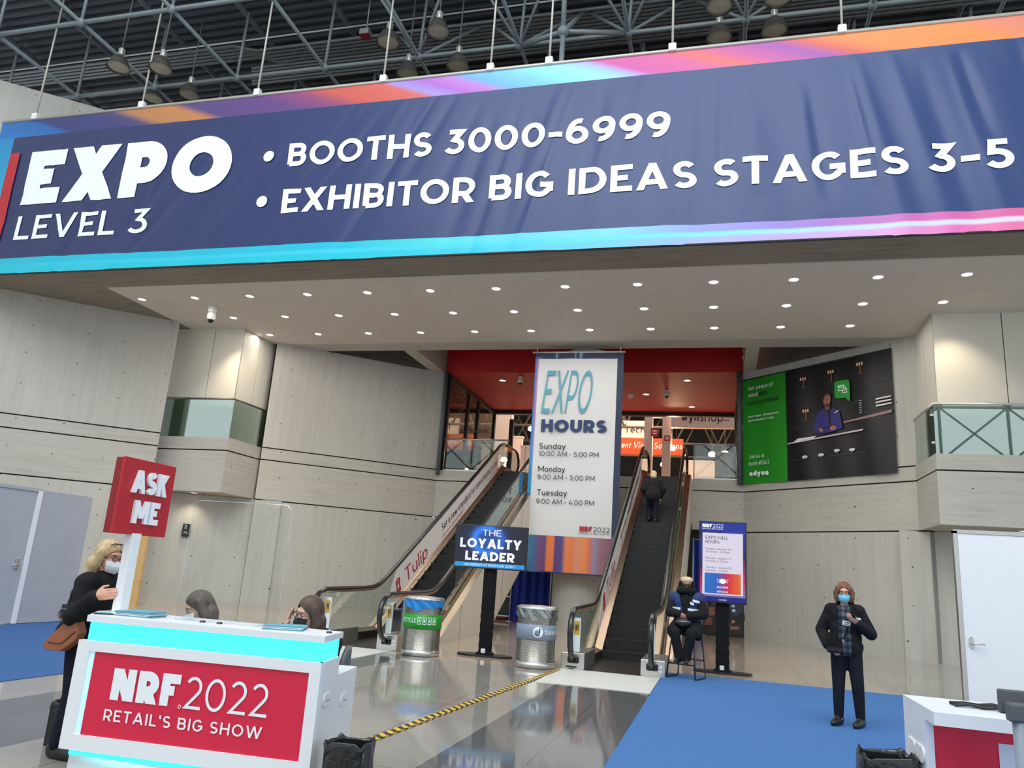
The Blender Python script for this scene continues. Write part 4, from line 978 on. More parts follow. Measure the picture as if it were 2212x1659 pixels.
# ------------------------------------------------------------------ escalators
SL = 0.527; YA, YB_ = 2.35, 11.55; RISE = (YB_ - YA) * SL
def rise(y): return 0 if y < YA else (RISE if y > YB_ else (y - YA) * SL)
def escalator(label, loc, ad_sheet):
    t = thing('escalator', label, 'escalator', loc)
    ys = [0.15, 1.9, YA, YA + .5] + [YA + .5 + (YB_ - YA - .5) * k / 10 for k in range(1, 11)] + [YB_ + .4, 12.5, 13.6]
    def h(y, a, b):                      # smooth blend at the two bends
        return rise(y) + a
    for s in (-1, 1):
        # side body: skirt, bronze decks, cladding
        d = MB()
        for (xa, xb, za, zb, mi) in ((.50, .60, .16, .16, 0), (.72, .865, .12, .10, 0)):
            for y0, y1 in zip(ys, ys[1:]):
                z0, z1 = rise(y0), rise(y1)
                d.add([(s * xa, y0, z0 + za), (s * xb, y0, z0 + zb + (.03 if xa < .6 else 0)), (s * xb, y1, z1 + zb + (.03 if xa < .6 else 0)), (s * xa, y1, z1 + za)], [(0, 1, 2, 3)], mi)
        for y0, y1 in zip(ys, ys[1:]):
            z0, z1 = rise(y0), rise(y1)
            d.add([(s * .60, y0, z0 + .19), (s * .645, y0, z0 + .21), (s * .645, y1, z1 + .21), (s * .60, y1, z1 + .19)], [(0, 1, 2, 3)], 0)
            d.add([(s * .675, y0, z0 + .21), (s * .72, y0, z0 + .12), (s * .72, y1, z1 + .12), (s * .675, y1, z1 + .21)], [(0, 1, 2, 3)], 0)
            d.add([(s * .50, y0, z0 - .12), (s * .50, y0, z0 + .16), (s * .50, y1, z1 + .16), (s * .50, y1, z1 - .12)], [(0, 1, 2, 3)], 1)
        d.build('deck_and_skirt', [m_bronze, m_skirt], t)
        c = MB(); lowy = 5.9
        pts = [(.15, 0), (lowy, 0)] + [(y, (y - lowy) * SL + .02) for y in (8, 10, 12.4)] + [(13.4, 3.6), (13.4, RISE + .1)]
        top = [(y, rise(y) + .10) for y in ys[::-1]]
        poly = pts + top
        c.prism(poly, 'x', s * .84, s * .866)
        for y in (3.6, 5.3, 7.0, 8.7, 10.4): c.box((min(s * .866, s * .869), y, max(.01, (y - lowy) * SL + .04)), (max(s * .866, s * .869), y + .012, rise(y) + .09), 1)
        c.build('side_cladding', [m_clad, m_joint], t)
        # handrail loop
        X = s * .66
        hp = [(-.02, .16), (-.22, .24), (-.36, .40), (-.42, .60), (-.38, .80), (-.24, .93), (-.02, .985), (.8, 1.0), (1.7, 1.01), (2.1, 1.03), (2.45, 1.10), (2.8, 1.26)]
        hp += [(y, rise(y) + 1.015) for y in (3.4, 5, 7, 9, 10.6)] + [(YB_ - .35, RISE + .85), (YB_ + .1, RISE + .97), (YB_ + .6, RISE + 1.0), (13.2, RISE + 1.0), (13.55, RISE + .93), (13.75, RISE + .72), (13.78, RISE + .5), (13.65, RISE + .3), (13.4, RISE + .2)]
        MB().tube([(X, y, z) for y, z in hp], .042, 10, up=(1, 0, 0), flat=1.15).build('handrail', m_rubber, t)
        inn = [(y, z - .05) for y, z in hp[6:-6]]
        MB().tube([(X, y, z) for y, z in inn], .022, 8).build('handrail_track', m_bronze, t)
        # glass panels
        g = MB(); seg = [(-.36, .55), (-.2, .9)] + inn
        gp = [(-.1, .22)] + [(-.33, .42), (-.37, .6), (-.33, .78), (-.2, .89)] + inn + [(13.5, RISE + .9), (13.7, RISE + .6), (13.5, RISE + .3)]
        bot = [(y, rise(y) + .2) for y in (13.2, 12.4, YB_, 9, 7, 5, 3.4, YA, 1.5, .3)]
        g.prism(gp + bot, 'x', X - .005, X + .005)
        g.build('glass_balustrade', m_glass, t)
        # pedestal
        pd = MB().box((min(s * .47, s * .872), 0, 0), (max(s * .47, s * .872), 1.2, .27), 0, .01)
        pd = pd.build('pedestal', m_steel, t)
        MB().box((X - .10, -.03, .10), (X + .10, .05, .22), 0, .03).build('handrail_inlet', m_black, pd)
        bb = MB()
        for k in range(2): bb.lathe([(.001, -.012), (.022, -.01), (.024, 0)], 14, R=Matrix.Rotation(-pi / 2, 3, 'X'), c=(s * .80, -.001, .09 + .07 * k))
        if s > 0: bb.build('button', m_whitem, pd)
        else: MB().box((X - .12, -.008, .03), (X + .06, .0, .055)).box((X - .07, -.008, .0), (X + .02, .0, .02)).build('name_plate', m_black, pd)
        w = MB().box((X - .012 - .05 * (s < 0), .12, .30), (X + .012 + .05 * (s > 0), .25, .83), 0, .006); 
        w = MB().box((X - s * .03 - .055, .10, .28), (X - s * .03 + .055, .13, .84), 0, .004).build('notice_post', m_white, t)
        a = MB().box((X - s * .03 - .042, .094, .56), (X - s * .03 + .042, .10, .78)).build('yellow_notice', m_yellow, w); a['label'] = 'yellow safety sticker'
        ic = MB()
        for q in (-.018, .012): ic.sphere((X - s * .03 + q, .092, .72), (.008, .002, .01), 8, 6).box((X - s * .03 + q - .009, .091, .66), (X - s * .03 + q + .009, .094, .708)).box((X - s * .03 + q - .006, .091, .62), (X - s * .03 + q + .006, .094, .66))
        ic.build('notice_figures', m_ltrb, a)
        if s > 0: MB().box((X - .05, .3, .3), (X - .03, .34, .8)).tube([(X - .06, .34, .75), (X - .06, .7, .28)], .02, 8).build('brush_bar', m_black, t)
        # vinyl sheet with advertising on the left balustrade
        if s < 0 or ad_sheet == 'both':
            u0, u1 = YA + .9, YB_ - .55
            vp = [(u0 - .42, rise(u0) - .02), (u0 + .0, rise(u0) + .92), (u1, rise(u1) + .92), (u1 + .02, rise(u1) + .22)]
            vs_ = MB().prism(vp, 'x', X + .008, X + .012)
            if s < 0:
                vs_ = vs_.build('vinyl_sheet', m_vinyl, t)
                ang = math.atan(SL)
                def at_(yv, off): return V((X + .014, yv, rise(yv) + off))
                # text plane: reading direction up the slope, facing +x
                ex_ = V((0, cos(ang), sin(ang))); ez_ = V((0, -sin(ang), cos(ang))); ey_ = ez_.cross(ex_)
                Rm = Matrix((ex_, ey_, ez_)).transposed()
                for b, y0, off, w_, h_, m, kk in (('Tulip', YA + 1.55, .30, 1.45, .36, m_ltrr, {}), ('Set a new standard for omnichannel', YA + 3.75, .50, 4.6, .20, m_ltrb, dict(bold=.012)), ('retail', YA + 7.95, .50, .62, .20, m_ltrr, {}), ('Join us at booth #4863', YA + 3.8, .28, 1.9, .12, m_ltrr, {})):
                    text('lettering', b, w_, h_, m, vs_, at_(y0, off), Rm, **kk)
                lg = MB(); c0 = at_(YA + 1.15, .34)
                for k in range(3):
                    a = (k - 1) * .55; loop = []
                    for q in range(20):
                        r = 2 * pi * q / 20; px, pz = .085 * sin(r), .19 + .19 * cos(r) * 1.0 - .04; loop.append(c0 + ex_ * (px * cos(a) + (pz - .15) * sin(a) * .8) + ez_ * (pz * .9 - abs(a) * .03 + .0))
                    lg.tube(loop, .012, 5, closed=True)
                lg.build('flower_emblem', m_ltrr, vs_)
    # steps
    st0 = None; run = .40; rs = run * SL
    n = int((YB_ - YA) / run) + 2
    for k in range(n):
        y = YA - .1 + run * k; z = min(RISE, rs * (k + .72))
        if st0 is None:
            b = MB().box((-.495, 0, -.24), (.495, .42, 0), 0)
            for q in range(33): b.box((-.49 + .03 * q, -.006, -.235), (-.478 + .03 * q, .40, .006), 1)
            b.box((-.495, -.008, -.02), (.495, .02, .008), 2)
            st0 = b.build('step', [m_step, m_riser, m_riser], t); o = st0
        else: o = st0.copy(); COL.objects.link(o)
        o.location = (0, y, z)
    MB().box((-.5, -.02, 0.0), (.5, YA, .012)).build('comb_plate', m_comb, t)
    MB().box((-.5, YB_ - .1, RISE - .05), (.5, 13.4, RISE + .012)).build('upper_comb_plate', m_comb, t)
    MB().box((-.86, -2.0, 0), (.79, 0, .008)).build('landing_plate', m_plate, t)
    return t
escalator('right escalator, carrying the person dressed in black, beside the seated guard', (-1.70, 13.62, 0), 'left')
escalator('left escalator rising behind the recycling can', (-6.47, 13.66, 0), 'left')

# ------------------------------------------------------------------ hazard tape, trash cans
hz = MB(); a, b = V((-2.95, 6.4, .002)), V((-2.55, 13.3, .002)); d = (b - a).normalized(); n_ = V((-d.y, d.x, 0)) * .045
hz.add([a - n_, a + n_, b + n_, b - n_, a - n_ + V((0, 0, .012)) , a + n_ + V((0, 0, .012)), b + n_ + V((0, 0, .012)), b - n_ + V((0, 0, .012))], [(3, 2, 1, 0), (4, 5, 6, 7), (0, 1, 5, 4), (1, 2, 6, 5), (2, 3, 7, 6), (3, 0, 4, 7)])
tag(hz.build('hazard_tape', m_haz, fix=True), 'yellow and black striped tape line over a cable across the terrazzo floor', 'tape')
def wrap_text(body, r, ang0, ang1, z, h, m, parent, **k):
    t = text_mb(body, abs(ang1 - ang0) * r, h, **k)
    t.v = [((r - p[1]) * cos(ang0 + p[0] / r), (r - p[1]) * sin(ang0 + p[0] / r), p[2] + z) for p in t.v]
    return t.build('lettering', m, parent, fix=False)
def can(label, loc, kind):
    t = thing('trash_can', label, 'trash can', loc); r = .335
    MB().lathe([(.30, .0), (r, .0), (r, .10), (r - .006, .105), (r - .006, .95)], 48).build('perforated_body', m_perf, t)
    MB().lathe([(r + .002, .005), (r + .006, .005), (r + .006, .10), (r + .002, .10)], 48).box((-.2, -r - .012, .02), (-.19, -r + .02, .09)).build('base_band', m_steel, t)
    rr = random.Random(5 if kind else 9)
    def lin(u, v):
        a = 2 * pi * u; z = .80 + .16 * v - (.03 * sin(a * 3) + .015 * sin(a * 7)) * (1 - v)
        return V(((r + .012 + .012 * sin(a * 11 + v * 5)) * cos(a), (r + .012 + .012 * sin(a * 11 + v * 5)) * sin(a), z))
    g = MB(); g.grid(lin, 72, 8); g.build('bin_liner', m_bluel if kind else m_clearl, t, fix=False)
    MB().lathe([(r + .02, .945), (r + .022, .975), (r - .02, .995), (.2, 1.0), (.17, .99), (.16, .93)], 48).build('lid', m_steel, t)
    MB().lathe([(r + .004, .46), (r + .008, .462), (r + .008, .70), (r + .004, .702)], 48).build('label_band', m_green if kind else m_greyl, t)
    R2 = r + .010
    if kind:
        wrap_text('RECYCLE', R2, radians(-114 - 35), radians(-114 + 25), .56, .075, m_ltr, t, bold=.01)
        ic = MB()
        for k in range(4):
            a = radians(-80 + 15.5 * k)
            for (z0, z1, a0, a1) in ((.535, .545, -5.5, 5.5), (.645, .655, -5.5, 5.5), (.535, .655, -5.5, -4), (.535, .655, 4, 5.5), (.57, .62, -1.5 - k % 2, 1.5)):
                p = [(R2 * cos(a + radians(q)), R2 * sin(a + radians(q)), z) for q, z in ((a0, z0), (a1, z0), (a1, z1), (a0, z1))]
                ic.add(p, [(0, 1, 2, 3)])
        ic.build('recycling_icons', m_ltr, t, fix=False)
    else:
        wrap_text('ONLY', R2, radians(-182), radians(-150), .55, .07, m_ltr, t, bold=.01)
        wrap_text('TRASH ONLY', R2, radians(-55), radians(20), .55, .07, m_ltr, t, bold=.01)
        c0 = radians(-73); q = []
        for k in range(28):
            a = 2 * pi * k / 28; q.append((R2 * cos(c0 + .085 * cos(a) / R2), R2 * sin(c0 + .085 * cos(a) / R2), .585 + .085 * sin(a)))
        MB().add(q, [tuple(range(28))]).build('white_disc', m_ltr, t, fix=False)
        pg = MB(); r3 = R2 + .003
        def pt(x, z): return (r3 * cos(c0 + x / r3), r3 * sin(c0 + x / r3), .585 + z)
        for x0, z0, x1, z1 in ((.01, -.02, .035, .03), (.012, -.06, .02, -.02), (.026, -.06, .034, -.02), (-.015, .005, .012, .014), (-.045, -.06, -.012, -.05), (-.045, -.06, -.038, -.015), (-.018, -.06, -.012, -.015)):
            pg.add([pt(x0, z0), pt(x1, z0), pt(x1, z1), pt(x0, z1)], [(0, 1, 2, 3)])
        pg.add([pt(.023 + .014 * cos(2 * pi * k / 12), .047 + .014 * sin(2 * pi * k / 12)) for k in range(12)], [tuple(range(12))])
        pg.build('litter_figure', m_ltrg, t, fix=False)
    return t
can('perforated steel recycling can with green label and blue liner', (-5.08, 13.5, 0), 1)
can('perforated steel trash can with grey label and clear liner', (-2.98, 13.42, 0), 0)

# ------------------------------------------------------------------ reception counter in the left foreground
CA = atan2(4.50 - 4.39, -2.335 + 4.0)
ct = thing('reception_counter', 'white reception counter with glowing cyan bands and red front in the left foreground', 'counter', (-4.0, 4.40, 0), CA)
L = 1.68
def quadprism(mb, p, z0, z1, mi=0): return mb.prism(p, 'z', z0, z1, mi)
quadprism(MB(), [(.01, 0), (L, 0), (L - .055, .42), (-.22, .54), (-.20, .36)], 1.012, 1.05).build('counter_top', m_white, ct)
quadprism(MB(), [(.02, .03), (L - .02, .03), (L - .07, .40), (0.05, .40)], .895, 1.012).build('upper_light_band', m_cyan, ct)
fr = MB(); f0, f1 = -.02, L - .0
for a, b, c, d in ((f0, .24, .07, .895), (L - .075, .24, f1, .895), (.07, .832, L - .075, .895), (.07, .24, L - .075, .332)): fr.box((a, .0, b), (c, .05, d))
fr.build('front_frame', m_white, ct)
MB().box((.108, .012, .332), (L - .075, .03, .832)).build('red_panel', m_redp, ct)
MB().box((.07, .010, .332), (.108, .03, .832)).build('side_light_strip', mat('pale_lit_strip', (.6, .8, .95), .4, var=0, emit=.35, ecol=(.35, .75, 1)), ct)
quadprism(MB(), [(L, 0.0), (L - .052, .40), (L - .085, .40), (L - .04, 0.03)], .02, .895).build('side_panel', m_white, ct)
lsd = quadprism(MB(), [(L - .052, .40), (L - .116, .89), (L - .15, .89), (L - .085, .40)], .02, .78).build('lower_side_panel', m_white, ct)
quadprism(MB(), [(L - .085, .41), (L - .15, .89), (.1, .89), (.05, .41)], .75, .78).build('desk_shelf', m_white, ct)
quadprism(MB(), [(f0, .05), (f0 + .06, .42), (f0 + .09, .42), (f0 + .03, .05)], .24, .89).build('side_panel', m_white, ct)
quadprism(MB(), [(f0, .045), (L, .045), (L - .12, .42), (f0 + .09, .42)], .86, .893).build('inner_shelf', m_white, ct)
for k, (px, py) in enumerate(((L - .026, .20), (L - .082, .62))):
    h = MB(); dirv = V((-.1166, .89, 0)).normalized(); nrm = V((dirv.y, -dirv.x, 0)); pts = []
    for q in range(20):
        a = 2 * pi * q / 20; u = (.05 if cos(a) > 0 else -.05) + .04 * cos(a); pts.append((u, .04 * sin(a)))
    h.add([V((px, py, .66 if k == 0 else .60)) + dirv * u + V((0, 0, w)) + nrm * .006 for u, w in pts] + [V((px, py, .66 if k == 0 else .60)) + dirv * u + V((0, 0, w)) - nrm * .006 for u, w in pts], [tuple(range(20)), tuple(range(39, 19, -1))] + [(i, (i + 1) % 20, 20 + (i + 1) % 20, 20 + i) for i in range(20)])
    h = h.build('grip_cover', m_whitem, ct)
    c = V((px, py, .655 if k == 0 else .595)) + nrm * .006
    MB().tube([c - dirv * .035, c + dirv * .035], .004, 6).build('slot', m_greyl, h)
quadprism(MB(), [(.02, .06), (L - .06, .06), (L - .12, .40), (0.05, .40)], .015, .24).build('plinth', m_white, ct)
MB().box((.02, .05, .20), (L - .08, .062, .238)).build('lower_light_band', m_cyan, ct)
lamp('counter_light', 'AREA', (-3.2, 4.47, .20), 1.2, (.2, .9, 1.0), 1.4, (-3.2, 4.40, 0), sizey=.05)
rp = ct
def ctext(b, x0, x1, z, h, m, **k): text('lettering', b, x1 - x0, h, m, ct, (x0, .006, z), **k)
ctext('NRF', .275, .755, .555, .19, m_ltr, wt=.30); ctext('2022', .79, 1.36, .552, .19, m_ltr, wt=.10)
ctext("RETAIL'S BIG SHOW", .255, 1.345, .43, .068, m_ltr, bold=.012, spacing=1.5)
MB().tube([(.770 + .009 * cos(q * pi / 8), .006, .560 + .009 * sin(q * pi / 8)) for q in range(16)], .0022, 5, closed=True).build('registered_mark', m_ltr, ct)
for x, y in ((.72, .08), (.84, .085), (1.60, .12)):
    MB().lathe([(.001, 1.062), (.016, 1.061), (.02, 1.05)], 12, c=(x, y + .12, 0)).build('screen_clip', m_black, ct)
# acrylic screens standing on the counter
def acrylic(label, loc, w, h, rz=0):
    t = thing('acrylic_screen', label, 'screen', loc, rz); r = .06; pts = [(-w / 2, 0), (w / 2, 0), (w / 2, h - r)] + [(w / 2 - r + r * cos(a), h - r + r * sin(a)) for a in (pi / 6, pi / 3, pi / 2)] + [(-w / 2 + r - r * sin(a), h - r + r * cos(a)) for a in (0, pi / 6, pi / 3, pi / 2)]
    MB().prism(pts, 'y', -.003, .003).build('clear_sheet', m_acry, t)
    e = MB().tube([(x, 0, z) for x, z in pts], .0028, 5, closed=True); e.build('polished_edge', glass('acrylic_edge', (.82, .85, .86), .3), t)
    for s_ in (-1, 1): MB().box((s_ * w * .36 - .03, -.05, 0), (s_ * w * .36 + .03, .05, .012)).build('foot', m_acry, t)
    return t
acrylic('tall clear acrylic screen on the reception counter in front of the masked grey-haired woman', (-3.16, 4.70, 1.05), .74, .80, CA)
# ASK ME sign on its post
ask = thing('ask_me_sign', 'red block sign with raised white ASK ME letters on a white post', 'sign', (-4.11, 4.82, 1.05))
MB().box((-.033, -.04, 0), (.033, .05, .55), 0, .004).build('post', m_white, ask)
MB().box((-.065, -.225, .54), (.0, .305, 1.075), 0, .003).build('sign_side_board', m_reddark, ask)
MB().box((.0, -.235, .54), (.022, .315, 1.08), 0, .003).build('sign_face', m_redsign, ask)
Rx = Matrix.Rotation(pi / 2, 3, 'Z')
for b, y0, w_, z in (('ASK', -.135, .36, .835), ('ME', -.08, .26, .62)):
    tm = text_mb(b, w_, .165, wt=.25, depth=.022); tm.xf(Rx, (.023, y0, z)); tm.build('raised_letters', m_ltr, ask, fix=False)

# ------------------------------------------------------------------ things on and around the counter
def mats_stack(label, loc, rz, n=9):
    t = thing('brochure_stack', label, 'brochures', loc, rz); rr = random.Random(n); b = MB(); c = MB()
    for k in range(n):
        dx, dy = rr.uniform(-.012, .012), rr.uniform(-.008, .008)
        b.box((-.13 + dx, -.10 + dy, .004 * k), (.13 + dx, .10 + dy, .004 * k + .0036), k % 2)
    b.build('pages', [m_white, m_ltrt], t)
    MB().box((-.12, -.095, .004 * n), (.13, .098, .004 * n + .003), R=rotz(.06)).build('top_cover', m_ltrt, t)
mats_stack('stack of teal and white brochures on the counter beside the sign post', (-3.79, 4.66, 1.05), CA, 8)
mats_stack('stack of teal brochures near the right end of the reception counter', (-2.72, 4.72, 1.05), CA + .3, 6)
t = thing('smartphone', 'smartphone lying on the counter corner in front of the sign post', 'phone', (-4.02 + .03, 4.52 + .05, 1.05), .5)
MB().box((-.075, -.04, 0), (.075, .04, .009), 0, .003).build('body', m_black, t); MB().box((-.068, -.035, .009), (.068, .035, .0096)).build('screen', m_ltrt, t)
def bin_(label, loc, rz, w=.30, d=.24, h=.36, sd=1):
    t = thing('wastebasket', label, 'wastebasket', loc, rz); rr = random.Random(sd)
    b = MB()
    for (x0, y0, x1, y1) in ((-w / 2, -d / 2, w / 2, -d / 2 + .006), (-w / 2, d / 2 - .006, w / 2, d / 2), (-w / 2, -d / 2, -w / 2 + .006, d / 2), (w / 2 - .006, -d / 2, w / 2, d / 2)): b.box((x0, y0, 0), (x1, y1, h))
    b.box((-w / 2, -d / 2, 0), (w / 2, d / 2, .01)); b.build('basket', m_black, t)
    g = MB()
    def bagf(u, v):
        a = 2 * pi * u; sx = (abs(cos(a)) ** .3) * (1 if cos(a) >= 0 else -1); sy = (abs(sin(a)) ** .3) * (1 if sin(a) >= 0 else -1)
        pr = [(1.0, .55 * h), (1.03, .7 * h), (1.05, .88 * h), (1.06, h), (1.02, h + .018), (.95, h + .005), (.92, .8 * h), (.85, .35 * h)]
        q = v * 7; i = min(6, int(q)); f = q - i; k = pr[i][0] * (1 - f) + pr[i + 1][0] * f; z = pr[i][1] * (1 - f) + pr[i + 1][1] * f
        nz = noise.noise(V((sx * 2.5, sy * 2.5, z * 9 + sd))) * .012
        return V((sx * (w / 2 * k + .006 + nz), sy * (d / 2 * k + .006 + nz), z + (.012 * sin(a * 5 + sd) if v > .3 else .03 * sin(a * 4 + sd))))
    g.grid(bagf, 64, 21); g.build('bin_bag', m_bag, t, fix=False)
bin_('black bagged wastebasket at the right end of the reception counter', (-2.12, 4.60, 0), .12, .23, .25, .45, 3)
bin_('black bagged wastebasket left of the right-hand counter', (.76, 4.20, 0), -.05, .22, .24, .79, 8)
bin_('black bagged wastebasket behind the left end of the reception counter', (-4.84, 5.36, 0), .1, .22, .20, .29, 5)

# ------------------------------------------------------------------ counter at the right edge
rc = thing('reception_counter', 'white-topped counter with red front at the right edge of the picture', 'counter', (.89, 3.86, 0))
MB().prism([(0, 0), (1.9, -.1), (1.9, .5), (0, .58)], 'z', .997, 1.05).build('counter_top', m_white, rc)
MB().box((0, .17, .02), (.035, .58, .997)).build('side_panel', m_white, rc)
MB().prism([(.035, .185), (1.9, .09), (1.9, .11), (.035, .205)], 'z', .02, .995).build('red_panel', m_redp, rc)
for k in range(2):
    pts = [((.045 if cos(2 * pi * q / 20) > 0 else -.045) + .035 * cos(2 * pi * q / 20), .035 * sin(2 * pi * q / 20)) for q in range(20)]
    MB().prism([(y + .27 + .16 * k, z + .84) for y, z in pts], 'x', -.008, 0).build('grip_cover', m_whitem, rc)
nm = text_mb('NRF2022', 1.5, .24, wt=.28); nm.xf(rotz(-.051), (.285, .165, .69)); nm.build('lettering', m_ltr, rc, fix=False)
t = thing('tablet_stand', 'grey kiosk post with flat grey panel at the right edge of the picture', 'kiosk', (1.115, 3.55, 0))
MB().tube([(0, 0, 0.02), (0, 0, 1.12)], .026, 12).build('post', mat('blue_grey_post', (.22, .26, .30), .5, var=.03), t); MB().lathe([(.16, 0), (.16, .015), (.03, .03)], 24).build('base', m_grey, t)
MB().box((-.04, -.03, 1.08), (.08, .03, 1.15), 0, .01).build('clamp', m_grey, t)
MB().box((-.05, .05, 1.10), (.30, .075, 1.19), 0, .006).build('panel', m_grey, t)
t = thing('cable_bundle', 'dark crumpled cables lying on the right counter top', 'cable', (1.12, 4.15, 1.05))
rr = random.Random(4)
for k in range(4):
    p = [(-.08 + .06 * i + .0 * k, .02 * sin(i * 1.7 + k) + .03 * k - .03, .008 + .006 * (i % 2)) for i in range(7)]; MB().tube(p, .007, 6).build('cable', m_black, t)

# ------------------------------------------------------------------ partitions and doors
mb = MB().box((-12.62, 12.0, 0.01), (-12.42, 13.24, 2.44)).box((-12.62, 2.5, 2.40), (-12.42, 12.0, 2.46)); struct('wall_partition', mb, m_doorg)
mb = MB().box((-12.6, 11.90, 0.01), (-12.40, 11.985, 2.42)); struct('trim_3', mb, m_white)
d1 = MB().box((-12.58, 10.6, 0.02), (-12.44, 11.88, 2.40)).build('door_1', m_doorg); d1['kind'] = 'structure'
h = MB().box((-12.44, 11.72, .98), (-12.41, 11.80, 1.16), 0, .005).tube([(-12.42, 11.76, 1.05), (-12.36, 11.76, 1.05), (-12.36, 11.62, 1.05)], .012, 8).build('handle', m_steel, d1)
mb = MB().box((-12.6, 2.5, .01), (-12.45, 10.56, 2.4)); struct('wall_partition_near', mb, m_doorg)
d2 = MB().box((3.37, 12.64, .02), (4.24, 12.69, 2.50)).build('door_2', m_white); d2['kind'] = 'structure'
def oval(mb, cx, cz, y0, y1, rx, rz): mb.prism([(cx + rx * cos(2 * pi * k / 20), cz + rz * sin(2 * pi * k / 20)) for k in range(20)], 'y', y0, y1)
h = MB(); oval(h, 3.45, 1.0, 12.62, 12.64, .035, .08); h.tube([(3.45, 12.62, .98), (3.45, 12.57, .98), (3.60, 12.565, .985)], .011, 8); h.build('handle', m_steel, d2)
mb = MB().box((3.31, 12.63, .01), (3.365, 12.72, 2.54)).box((3.31, 12.63, 2.505), (6.5, 12.72, 2.56)); struct('trim_4', mb, m_steel)
mb = MB().box((4.26, 12.64, .01), (6.5, 12.70, 2.50)); struct('wall_partition_right', mb, m_white)
o = MB().box((-15.55, 18.3, 0), (-15.12, 18.36, 2.9)).box((-15.56, 18.29, .62), (-15.11, 18.37, .635)).build('warm_lit_jamb', m_tan); tag(o, 'narrow jamb panel with warm light painted into its amber, behind the red sign post', 'panel')
t = thing('room_plaque', 'small black number plaque on the concrete wall behind the counter', 'sign', (-17.25 + .04, 21.58 - .07, 0), atan2(2.0, 3.5))
MB().box((.55, -.02, 1.95), (.80, .0, 2.36), 0, .004).build('plate', m_black, t); text('lettering', '2', .07, .11, m_ltr, t, (.60, -.024, 2.21)); MB().box((.60, -.024, 2.10), (.72, -.02, 2.115)).box((.60, -.024, 2.06), (.74, -.02, 2.075)).build('small_marks', m_lampu, t)

# ------------------------------------------------------------------ drapes, cases and poster under the escalators
def drape(label, x0, x1, y, h, z0=.03):
    t = thing('pipe_and_drape', label, 'curtain', ((x0 + x1) / 2, y, 0)); w = x1 - x0
    g = MB(); g.grid(lambda u, v: V((-w / 2 + w * u, .045 * sin(u * w * 22) + .02 * sin(u * w * 9 + 1), z0 + (h - z0) * v)), int(w * 60), 6); o = g.build('drape', m_bluedrape, t)
    MB().tube([(-w / 2, .0, h), (w / 2, 0, h)], .018, 8).build('crossbar', m_railw, t)
    for x in (-w / 2 + .02, w / 2 - .02): MB().tube([(x, -.07, 0), (x, -.07, h + .05)], .02, 8).lathe([(.10, 0), (.10, .012), (.02, .015)], 16, c=(x, -.07, 0)).build('upright', m_railw, t)
drape('royal blue drape hung on a pipe frame left of the round column', -6.55, -5.2, 25.3, 2.7)
drape('royal blue drape behind the seated guard, beside the right escalator', -.80, -.45, 26.6, 3.0)
t = thing('equipment_case', 'black flight case with metal edges standing left of the blue drape', 'case', (-6.95, 25.9, .135))
MB().box((-.32, -.3, 0), (.32, .3, .62)).build('lower_case', m_black, t); MB().box((-.30, -.28, .66), (.30, .3, 1.0)).build('upper_case', m_black, t)
e = MB()
for z in (0, .62, 1.0):
    e.box((-.33, -.31, z - .015), (.33, -.29, z + .015))
for x in (-.33, .31): e.box((x, -.31, 0), (x + .02, -.29, 1.0))
e.build('metal_edges', m_steel, t)
for x in (-.15, .12): MB().box((x - .09, -.305, .72), (x + .09, -.3, .9)).box((x - .07, -.31, .74), (x + .07, -.306, .88)).build('recessed_latch', m_grey, t)
MB().box((-.06, -.312, .40), (.06, -.302, .46)).build('handle', m_steel, t)
for x in (-.25, .25): MB().lathe([(.001, -.02), (.05, -.02), (.05, .02), (.001, .02)], 14, R=Matrix.Rotation(pi / 2, 3, 'Y'), c=(x, -.2, -.07)).build('caster', m_black, t)
o = MB().box((-7.3, 25.2, .001), (-5.2, 26.9, .008)).build('red_carpet', m_reddark); tag(o, 'red floor mat under the blue drape and the flight case', 'mat')
# printed window poster
po = thing('window_poster', 'dark printed poster of a parked vehicle and hands behind the upright screen stand', 'poster', (.14, 27.0, 0))
pm = MB()
def q2(poly, c, off): pm.add([(x, -.02 - off, z) for x, z in poly], [tuple(range(len(poly)))], colors=[[srgb(*c)] * len(poly)])
q2([(-.66, .12), (.66, .12), (.66, 1.62), (-.66, 1.62)], (38, 32, 34), 0)
q2([(.1, .62), (.66, .66), (.66, 1.25), (.45, 1.32), (.16, 1.2)], (44, 56, 74), .002); q2([(.2, 1.05), (.62, 1.15), (.62, 1.24), (.46, 1.29), (.22, 1.18)], (90, 104, 120), .003)
for cx in (.2, .62): q2([(cx + .12 * cos(2 * pi * k / 16), .62 + .14 * sin(2 * pi * k / 16)) for k in range(16)], (20, 22, 28), .003)
q2([(.32, .78), (.42, .78), (.42, .86), (.32, .86)], (220, 220, 225), .004); q2([(.3, 1.0), (.4, 1.0), (.4, .92), (.3, .92)], (200, 206, 214), .004)
for x, z, w, h_, c in ((-.6, .75, .16, .4, (110, 66, 46)), (-.42, .6, .2, .3, (150, 92, 64)), (-.3, .95, .14, .3, (90, 50, 38)), (-.55, .3, .26, .26, (128, 72, 50)), (-.2, .32, .3, .16, (96, 58, 44)), (.08, .3, .18, .1, (190, 130, 100)), (.25, .22, .3, .12, (150, 100, 76)), (-.1, .55, .12, .2, (70, 44, 36)), (.3, .42, .1, .1, (190, 140, 110))): q2([(x, z), (x + w, z + .03), (x + w * .9, z + h_), (x + w * .1, z + h_ * .92)], c, .002)
pm.build('printed_sheet', m_print, po, fix=False)
MB().box((-.68, -.015, .05), (.68, .03, 1.66)).build('backing', m_dark, po)
mb = MB().box((-.5, 27.05, 1.66), (.83, 27.2, 3.36)); struct('wall_above_poster', mb, m_grey)

